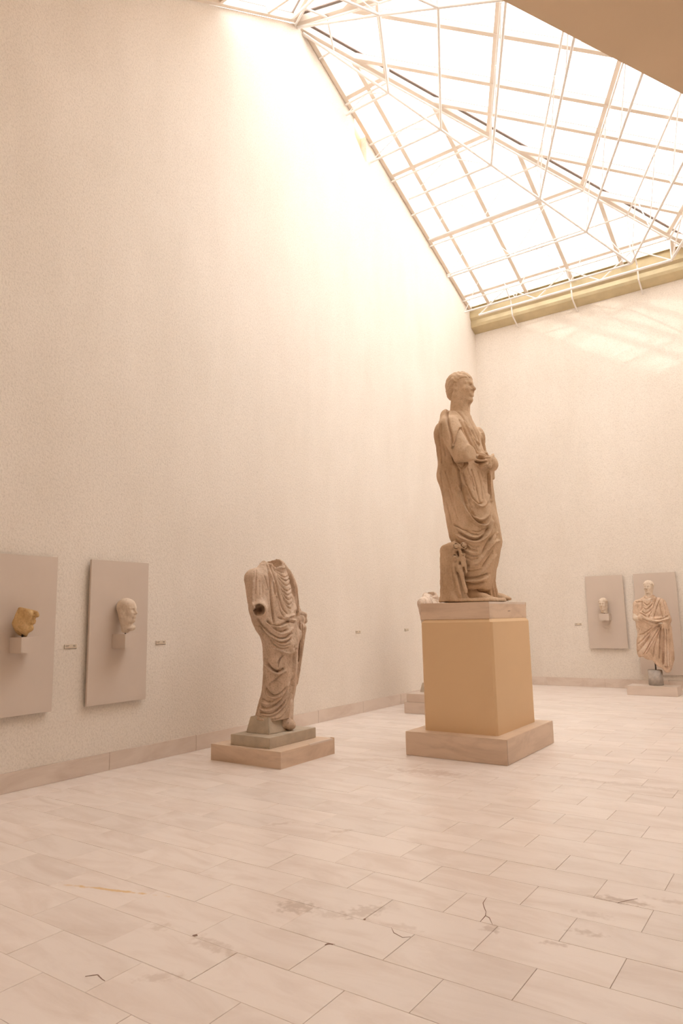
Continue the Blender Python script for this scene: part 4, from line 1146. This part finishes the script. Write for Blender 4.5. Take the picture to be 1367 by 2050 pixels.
# ---- headless togate figure (front towards +x)
def build_headless(root, mat, folds, rt, fw, h=.0105, seed=1, fine=True):
    F = Field((-.36, -.52, .0), (.34, .56, 1.98), h)
    tab = [(.13, -.02, .0, .18, .21), (.3, .0, .04, .17, .20), (.45, .02, .08, .165, .21), (.7, .04, .09, .17, .22), (.95, .045, .085, .175, .24), (1.15, .02, .06, .19, .27),
           (1.35, -.01, .03, .19, .31), (1.55, -.03, .01, .185, .325), (1.70, -.05, .0, .165, .29), (1.80, -.06, .02, .12, .19), (1.86, -.06, .03, .09, .12)]
    def pleat(th, z):
        back = np.clip(-np.cos(th) * 1.6, 0, 1)
        return .010 * back * np.sin(13 * th + 2.5 * z)
    d = F.loft(tab, pleat)
    d = smin(d, F.capsule((-.06, -.25, 1.70), (-.06, .25, 1.70), .10), .08)
    # right upper arm in its sleeve, open socket where the forearm was
    hd = np.array((.66, -.72, -.22)); hc = np.array((.055, -.300, 1.345))
    arm = F.capsule((-.05, -.28, 1.68), (.02, -.285, 1.34), .10, .098)
    arm = smin(arm, F.capsule(hc - hd * .05, hc + hd * .055, .10, .088), .03)
    arm = smax(arm, F.half(hd, float(hc @ (hd / np.linalg.norm(hd))) + .088), .012)
    d = smin(d, arm, .025)
    d = smax(d, -F.capsule(hc - hd * .03, hc + hd * .3, .062, .07), .008)
    d = smin(d, F.capsule((.0, -.22, 1.22), (.06, -.13, 1.10), .09, .10), .08)
    # thick rolls of cloth round the hips
    d = smin(d, F.capsule((.05, -.22, 1.14), (.17, .06, .92), .07, .07), .06)
    d = smin(d, F.capsule((.17, .06, .92), (.10, .28, 1.05), .07, .07), .06)
    # knee and the cloth drawn over it
    d = smin(d, F.ell((.10, -.03, .62), (.13, .13, .26)), .08)
    # left forearm and the long tail of the toga
    d = smin(d, F.capsule((-.05, .30, 1.66), (-.02, .40, 1.25), .105, .095), .05)
    d = smin(d, F.capsule((-.02, .38, 1.22), (.06, .43, 1.22), .07, .06), .03)
    d = smin(d, F.capsule((.02, .38, 1.17), (.0, .29, .40), .085, .06), .03)
    d = smin(d, F.capsule((.09, .41, 1.12), (.04, .34, .50), .06, .04), .015)
    d = smin(d, F.capsule((.0, .26, .5), (.0, .24, .06), .075, .07), .05)
    # neck socket
    ring = F.ell((-.085, .08, 1.85), (.13, .145, .085))
    d = smin(d, ring, .04)
    d = smin(d, F.capsule((-.03, .16, 1.83), (-.02, .32, 1.58), .075, .10), .05)
    d = smax(d, -F.capsule((-.10, .07, 1.865), (.26, -.06, 1.955), .088, .10), .010)
    V, Q = nets(F, d)
    V = relax(V, Q, 2)
    if fine: V, Q = subdivide(V, Q)
    V = carve(V, Q, rt, fw, folds, ka=1.0, kw=.68)
    V = relax(V, Q, 1, .12)
    V = rough_up(V, Q, .006, 20, seed)
    # sockets are drilled after the folds so that their rims stay crisp
    to_mesh('toga', V, Q, mat, root)
    F = Field((-.1, .28, 1.0), (.3, .60, 1.4), h)
    hand = F.capsule((.03, .40, 1.20), (.05, .43, 1.27), .055, .045)
    hand = smin(hand, F.capsule((.05, .43, 1.285), (.085, .465, 1.275), .036, .032), .02)
    hand = smin(hand, F.capsule((.09, .468, 1.27), (.10, .47, 1.205), .030, .024), .015)
    hand = smin(hand, F.capsule((.10, .47, 1.205), (.075, .455, 1.165), .024, .020), .012)
    hand = smin(hand, F.capsule((.04, .42, 1.28), (.055, .43, 1.335), .020, .012), .012)
    V, Q = nets(F, hand)
    V = rough_up(relax(V, Q, 1, .3), Q, .007, 24, seed + 1)
    to_mesh('hand', V, Q, mat, root)
    # left foot, worn to a rounded stump
    F = Field((-.1, -.02, -.01), (.3, .3, .5), h)
    ft = F.capsule((.05, .13, .34), (.07, .11, .10), .048, .052)
    ft = smin(ft, F.capsule((.06, .12, .07), (.15, .10, .065), .06, .058), .04)
    ft = smin(ft, F.ell((.17, .095, .06), (.055, .062, .05)), .02)
    for q in range(4): ft = smax(ft, -F.capsule((.215, .062 + .022 * q, .10), (.235, .062 + .022 * q, .01), .007), .006)
    ft = smin(ft, F.capsule((.07, .07, .28), (.12, .05, .06), .024, .03), .02)
    ft = smin(ft, F.capsule((.05, .06, .10), (.10, .04, .05), .03, .03), .03)
    V, Q = nets(F, ft)
    V = rough_up(relax(V, Q, 1, .3), Q, .007, 24, seed + 2)
    to_mesh('foot', V, Q, mat, root)
    # cast block that carries the weight where the right leg is gone
    bm = bmesh.new()
    v0 = [bm.verts.new(p) for p in ((-.21, -.225, 0), (.135, -.225, 0), (.135, .15, 0), (-.21, .15, 0))]
    v1 = [bm.verts.new(p) for p in ((-.175, -.19, .17), (.085, -.19, .17), (.085, .15, .17), (-.175, .15, .17))]
    for i in range(4): bm.faces.new((v0[i], v0[(i + 1) % 4], v1[(i + 1) % 4], v1[i]))
    bm.faces.new(v1); bm.faces.new(v0[::-1])
    bmesh.ops.bevel(bm, geom=bm.edges[:], offset=.006, segments=2, affect='EDGES')
    me = bpy.data.meshes.new('support_block'); bm.to_mesh(me); bm.free()
    link('support_block', me, root, M['concrete'])

# ---- draped man without legs (body axes: front +x, then turned to face the room)
def build_bust(root):
    A = -math.pi / 2
    F = Field((-.34, -.46, .36), (.36, .50, 1.90), .0095)
    tab = [(.40, -.02, .12, .16, .24), (.75, .0, .075, .165, .31), (.95, .0, .08, .165, .29), (1.12, .0, .085, .165, .28), (1.3, .0, .075, .165, .29), (1.5, -.01, .06, .155, .27), (1.66, -.02, .055, .125, .22), (1.76, -.03, .055, .085, .13), (1.82, -.03, .06, .06, .08)]
    d = F.loft(tab, lambda th, z: .010 * np.clip(-np.cos(th) * 1.5, 0, 1) * np.sin(13 * th))
    d = smin(d, F.capsule((-.03, -.13, 1.66), (-.03, .23, 1.67), .085), .06)
    d = smin(d, F.capsule((-.02, -.15, 1.65), (.01, -.185, 1.42), .085, .07), .03)
    d = smin(d, F.capsule((-.02, .25, 1.64), (.02, .33, 1.36), .10, .085), .05)
    d = smin(d, F.capsule((.02, .33, 1.36), (.15, .30, 1.28), .075, .055), .03)
    d = smin(d, F.capsule((.15, -.10, 1.40), (.17, .10, 1.335), .045, .05), .035)
    d = smin(d, F.capsule((.17, .10, 1.335), (.13, .32, 1.37), .05, .05), .035)
    d = smin(d, F.capsule((.13, .31, 1.28), (.10, .31, .55), .06, .07), .04)
    d = smin(d, F.capsule((.03, .34, 1.2), (.02, .32, .55), .07, .075), .05)
    d = smin(d, F.ell((.08, -.04, .85), (.12, .15, .25)), .08)
    # ragged break running down to his left
    yy, zz = F.Y, F.Z
    brk = np.interp(yy, [-.3, -.05, .06, .16, .285, .34, .40], [.70, .655, .60, .50, .38, .46, .62]) + .015 * np.sin(40 * yy)
    d = smax(d, (brk - zz) * .75, .012)
    V, Q = nets(F, d)
    V = relax(V, Q, 2)
    Rm = rotz(A)
    V = V @ Rm.T
    V, Q = subdivide(V, Q)
    V = carve(V, Q, (.981, .192), (-.192, .981), FOLDS_BUST, ka=1.1, kw=.75)
    V = rough_up(relax(V, Q, 1, .12), Q, .006, 22, 12)
    V = V - np.array((0, 0, .165))
    to_mesh('toga', V, Q, M['stone_warm'], root)
    F = Field((-.22, -.26, 1.28), (.26, .42, 2.12), .0075)
    d = F.capsule((-.03, .06, 1.62), (-.02, .06, 1.92), .07, .066)
    d = smin(d, F.ell((-.01, .06, 1.70), (.09, .12, .07)), .04)
    arm = F.capsule((.01, -.185, 1.48), (.05, -.19, 1.39), .06, .055)
    arm = smin(arm, F.capsule((.05, -.19, 1.39), (.09, -.12, 1.385), .052, .05), .02)
    d = smin(d, arm, .02)
    d = smin(d, F.capsule((.12, .28, 1.30), (.185, .26, 1.275), .045, .035), .02)
    for i in range(4):
        d = smin(d, F.capsule((.19, .235 + .018 * i, 1.285), (.195, .228 + .018 * i, 1.225), .0105, .009), .005)
    d = smin(d, F.capsule((.17, .225, 1.29), (.205, .20, 1.265), .012, .010), .006)
    hs, hr = head_field(F, (-.02, .065, 1.845), .25, 'cap', yaw=R(-12))
    d = smin(d, hs, .02)
    V, Q = nets(F, d)
    V = rough_up(relax(V, Q, 1, .3) @ Rm.T, Q, .002, 30, 14) - np.array((0, 0, .165))
    to_mesh('figure', V, Q, M['stone_head'], root)
    V, Q = nets(F, hr)
    V = rough_up(relax(V, Q, 1, .3) @ Rm.T, Q, .006, 40, 15) - np.array((0, 0, .165))
    to_mesh('hair', V, Q, M['stone_head'], root)

# ------------------------------------------------------------------ tall pedestal and its statue
PC = (2.88, 7.55)
ped = empty('statue_pedestal', (PC[0], PC[1], 0))
tag(ped, 'tall cream pedestal with a marble step and marble capping under the colossal statue', 'pedestal')
hx, hy = .585, .73
b = box('step', -hx, hx, -hy, hy, 0, .252, M['slab'], ped, .004)
box('step_joint', hx - .002, hx + .0015, -hy + .012, -hy + .016, .004, .248, M['crack'], b)
bm = bmesh.new()
bx_, by_ = .43, .57
prof = [(0, .0), (1.178, .0), (1.212, .022)]
ch = .022
def ring8(z, ins):
    ax, ay = bx_ - ins, by_ - ins
    return [bm.verts.new((x, y, z)) for x, y in ((ax - ch, -ay), (ax, -ay + ch), (ax, ay - ch), (ax - ch, ay), (-ax + ch, ay), (-ax, ay - ch), (-ax, -ay + ch), (-ax + ch, -ay))]
rings = [ring8(.252 + z, i) for z, i in prof]
for r0, r1 in zip(rings, rings[1:]):
    for i in range(8):
        bm.faces.new((r0[i], r0[(i + 1) % 8], r1[(i + 1) % 8], r1[i]))
bm.faces.new(rings[-1]); bm.faces.new(rings[0][::-1])
me = bpy.data.meshes.new('painted_body'); bm.to_mesh(me); bm.free()
link('painted_body', me, ped, M['cream'])
cap = box('capping_slab', -.435, .40, -.555, .575, 1.464, 1.648, M['slab'], ped, .004)
box('capping_rim', .30, .4015, -.553, .573, 1.622, 1.6482, M['pale_slab'], cap, .002)
box('capping_chip', .385, .4035, .555, .577, 1.60, 1.6484, M['slab'], cap, .002)
mk = box('caption', .4005, .402, -.02, .06, 1.535, 1.555, M['slab'], ped)
for i in range(4):
    box('mark', .4018, .4028, -.015 + .018 * i, -.003 + .018 * i, 1.541 + .002 * (i % 2), 1.549, M['ink'], mk)
st = empty('colossal_statue', (PC[0], PC[1], 1.6486))
tag(st, 'colossal tan marble statue of a robed man standing on the tall cream pedestal', 'statue')
build_colossus(st)

# ------------------------------------------------------------------ headless statue on the low stepped base
hb = empty('low_plinth', (1.06, 6.03, 0))
tag(hb, 'low stepped stone plinth with a chipped slab under the headless grey statue', 'plinth')
sl = prism('bottom_slab', [(-.495, 0), (.497, 0), (.497, .168), (-.495, .168)], 'y', -.47, .47, M['slab'], hb)
box('slab_edge', .47, .4985, .02, .44, .15, .1705, M['pale_slab'], sl, .003)
box('slab_edge', .45, .499, .452, .472, .10, .176, M['slab'], sl, .004)
box('upper_slab', -.27, .29, -.40, .40, .168, .278, M['concrete'], hb, .004)
hs_ = empty('headless_statue', (1.07, 6.02, .278))
tag(hs_, 'headless grey-brown marble statue in a toga, standing on the low stepped plinth', 'statue')
build_headless(hs_, M['stone_grey'], FOLDS_HEADLESS, (.76, .65), (-.65, .76), .0095, seed=21)

# ------------------------------------------------------------------ second headless statue, behind the pedestal
kb = empty('low_plinth', (1.13, 10.2, 0))
tag(kb, 'low two-step marble plinth behind the tall cream pedestal by the left wall', 'plinth')
box('bottom_slab', -.50, .50, -.50, .50, 0, .172, M['pale_slab'], kb, .004)
box('upper_slab', -.47, .47, -.47, .47, .172, .30, M['pale_slab'], kb, .004)
ks = empty('headless_statue', (.92, 10.22, .30))
ks.scale = (.85, .85, .84)
tag(ks, 'pale pink headless marble statue half hidden behind the tall cream pedestal', 'statue')
build_headless(ks, M['stone_pale'], FOLDS_HEADLESS, (.76, .65), (-.65, .76), .014, seed=41, fine=False)

# ------------------------------------------------------------------ draped half figure before the far wall
rb = box('marble_slab', 3.10, 3.955, 13.64, 14.10, 0, .165, M['pale_slab'], None, .004)
tag(rb, 'low pale marble slab on the floor under the legless draped statue', 'plinth')
bs = empty('draped_half_figure', (3.50, 13.95, .165))
tag(bs, 'legless draped marble man on an iron rod and concrete drum by the far wall', 'statue')
mt = bs
bm = bmesh.new()
bmesh.ops.create_cone(bm, cap_ends=True, segments=40, radius1=.128, radius2=.122, depth=.275, matrix=Matrix.Translation((.055, 0, .1375)))
bmesh.ops.bevel(bm, geom=[e for e in bm.edges if len(e.link_faces) == 2 and e.calc_face_angle(0) > 1], offset=.006, segments=2, affect='EDGES')
me = bpy.data.meshes.new('drum'); bm.to_mesh(me); bm.free()
for p in me.polygons: p.use_smooth = abs(p.normal.z) < .5
link('drum', me, mt, M['grey_concrete'])
tube('rod', (.07, 0, .27), (.07, 0, .56), .013, mt, None).data = TUBE.copy()
rod = mt.children[-1]
rod.data.materials.clear(); rod.data.materials.append(M['iron'])
build_bust(bs)

# ------------------------------------------------------------------ grey panels with shelf blocks, and the stone heads on them
def panel(y0, y1, z0, z1, label, wall='left'):
    """upright board standing off the wall on battens"""
    hw = (y1 - y0) / 2
    if wall == 'left':
        p = empty('display_panel', (0.001, (y0 + y1) / 2, z0))
        box('board', .032, .059, -hw, hw, 0, z1 - z0, M['panel'], p, .0015)
        for s in (-1, 1): box('batten', 0, .0325, s * hw * .55 - .03, s * hw * .55 + .03, .1, z1 - z0 - .1, M['panel'], p)
    else:
        p = empty('display_panel', ((y0 + y1) / 2, D_FAR - .001, z0))
        box('board', -hw, hw, -.059, -.032, 0, z1 - z0, M['panel'], p, .0015)
        for s in (-1, 1): box('batten', s * hw * .55 - .03, s * hw * .55 + .03, -.0325, 0, .1, z1 - z0 - .1, M['panel'], p)
    return tag(p, label, 'panel')
def shelf_block(x0, x1, y0, y1, z0, z1, label):
    o = box('shelf_block', -(x1 - x0) / 2, (x1 - x0) / 2, -(y1 - y0) / 2, (y1 - y0) / 2, 0, z1 - z0, M['panel'], None, .0015)
    o.location = ((x0 + x1) / 2, (y0 + y1) / 2, z0)
    return tag(o, label, 'shelf')
panel(3.205, 3.945, .674, 2.155, 'grey wall panel behind the ochre broken face, cut by the left picture edge')
shelf_block(.0599, .255, 3.490, 3.676, 1.245, 1.388, 'small grey box shelf under the ochre broken face')
panel(4.327, 5.066, .674, 2.156, 'grey wall panel behind the bald white head on the left wall')
shelf_block(.0599, .275, 4.605, 4.792, 1.237, 1.383, 'small grey box shelf under the bald white head')
panel(2.19, 2.937, .782, 2.266, 'grey panel on the far wall behind the small fringed head', 'far')
shelf_block(2.465, 2.662, D_FAR - .255, D_FAR - .0598, 1.350, 1.487, 'small grey box shelf under the fringed head at the far wall')
panel(3.143, 3.925, .288, 2.27, 'tall grey panel on the far wall behind the legless draped statue', 'far')

def stone_head(name, loc, label, lo, hi, h, make, mat, seed, pin):
    e = empty(name, loc)
    tag(e, label, 'sculpture')
    F = Field(lo, hi, h)
    for nm, d in make(F):
        V, Q = nets(F, d)
        V = rough_up(relax(V, Q, 1, .3), Q, .004 if nm != 'hair' else .006, 34, seed)
        to_mesh(nm, V, Q, mat, e)
    t = tube('pin', (pin[0], pin[1], 0), (pin[0], pin[1], pin[2]), .008, e)
    t.data = rod.data
    return e
def bald(F):
    hs, _ = head_field(F, (.0, .0, .115), .265, 'bald', yaw=R(20))
    nk = F.capsule((-.012, -.008, .02), (-.02, -.01, .22), .036, .074)
    nk = smin(nk, F.ell((.045, .02, .065), (.045, .05, .035)), .03)
    d = smin(hs, nk, .025)
    d = smax(d, -F.half((.30, -.1, 1), .012), .015)
    return [('head', d)]
stone_head('stone_head', (.175, 4.70, 1.383), 'bald white marble head with a broken neck on a grey shelf block', (-.104, -.16, 0), (.2, .2, .40), .0062, bald, M['stone_head'], 51, (-.02, 0, .06))
def broken_face(F):
    yw = R(30)
    hs, _ = head_field(F, (-.045, -.045, .055), .40, 'bald', yaw=yw, pitch=R(-4))
    d = smin(hs, F.capsule((-.03, -.05, .02), (-.04, -.06, .2), .07, .10), .04)
    fx, fy = math.cos(yw), math.sin(yw)
    d = smax(d, F.half((.05 * fx + .2 * .5, .05 * fy + .18, 1), .252), .012)   # sheared off above the nose
    d = smax(d, -F.half((fx * .9, fy * .9, -.35), -.115), .02)                 # back of the head gone
    d = smax(d, -F.half((.0, .75, 1), .0), .02)
    d = smax(d, F.half((fx, fy, .12), .150), .01)                             # tip of the nose broken
    return [('face', d)]
stone_head('broken_face', (.165, 3.585, 1.388), 'ochre broken marble face sheared off above the nose on a grey shelf block', (-.104, -.24, .0), (.22, .24, .34), .0062, broken_face, M['stone_ochre'], 61, (-.01, -.03, .06))
def fringed(F):
    hs, hr = head_field(F, (-.01, 0, .065), .255, 'cap', yaw=R(-96))
    d = smin(hs, F.capsule((0, .02, .02), (0, .01, .16), .062, .066), .03)
    d = smax(d, -F.half((.1, 0, 1), .008), .01)
    return [('head', d), ('hair', hr)]
stone_head('stone_head', (2.558, 14.625, 1.487), 'small pale marble head with a fringe on a shelf block at the far wall', (-.16, -.17, 0), (.16, .16, .36), .0062, fringed, M['stone_head'], 71, (0, .01, .03))

# ------------------------------------------------------------------ little captions on the walls
def caption(loc, wall, label, w=.140, h=.042):
    e = empty('wall_label', loc)
    tag(e, label, 'label')
    def bx(nm, a0, a1, z0, z1, t0, t1, mat):
        if wall == 'left': box(nm, t0, t1, a0, a1, z0, z1, mat, e)
        else: box(nm, a0, a1, -t1, -t0, z0, z1, mat, e)
    bx('card', -w / 2, w / 2, -h / 2, h / 2, 0, .006, M['plate'])
    s_ = 1
    bx('edge_line', -w / 2, w / 2, -h / 2, -h / 2 + .004, .006, .0066, M['ink'])
    bx('edge_line', -w / 2, -w / 2 + .004, -h / 2 + .0045, h / 2, .006, .0066, M['ink'])
    for (a0, a1, z) in ((-.055, -.015, .010), (-.055, -.022, .001), (.028, .055, .010), (.03, .055, .001), (-.05, .05, -.010)):
        bx('print_line', a0 * w / .14, a1 * w / .14, z - .0018, z + .0018, .006, .0066, M['ink'] if z > -.005 else M['slab'])
caption((.0, 4.157, 1.275), 'left', 'small cream label between the two grey panels on the left wall')
caption((.0, 5.307, 1.269), 'left', 'small cream label just right of the bald head panel')
caption((.0, 9.377, 1.276), 'left', 'tiny cream label on the left wall between both headless statues')
caption((.0, 10.966, 1.273), 'left', 'tiny cream label farthest along the left wall beside the cream pedestal')
caption((1.967, D_FAR, 1.278), 'far', 'tiny cream label on the far wall left of the fringed head panel')
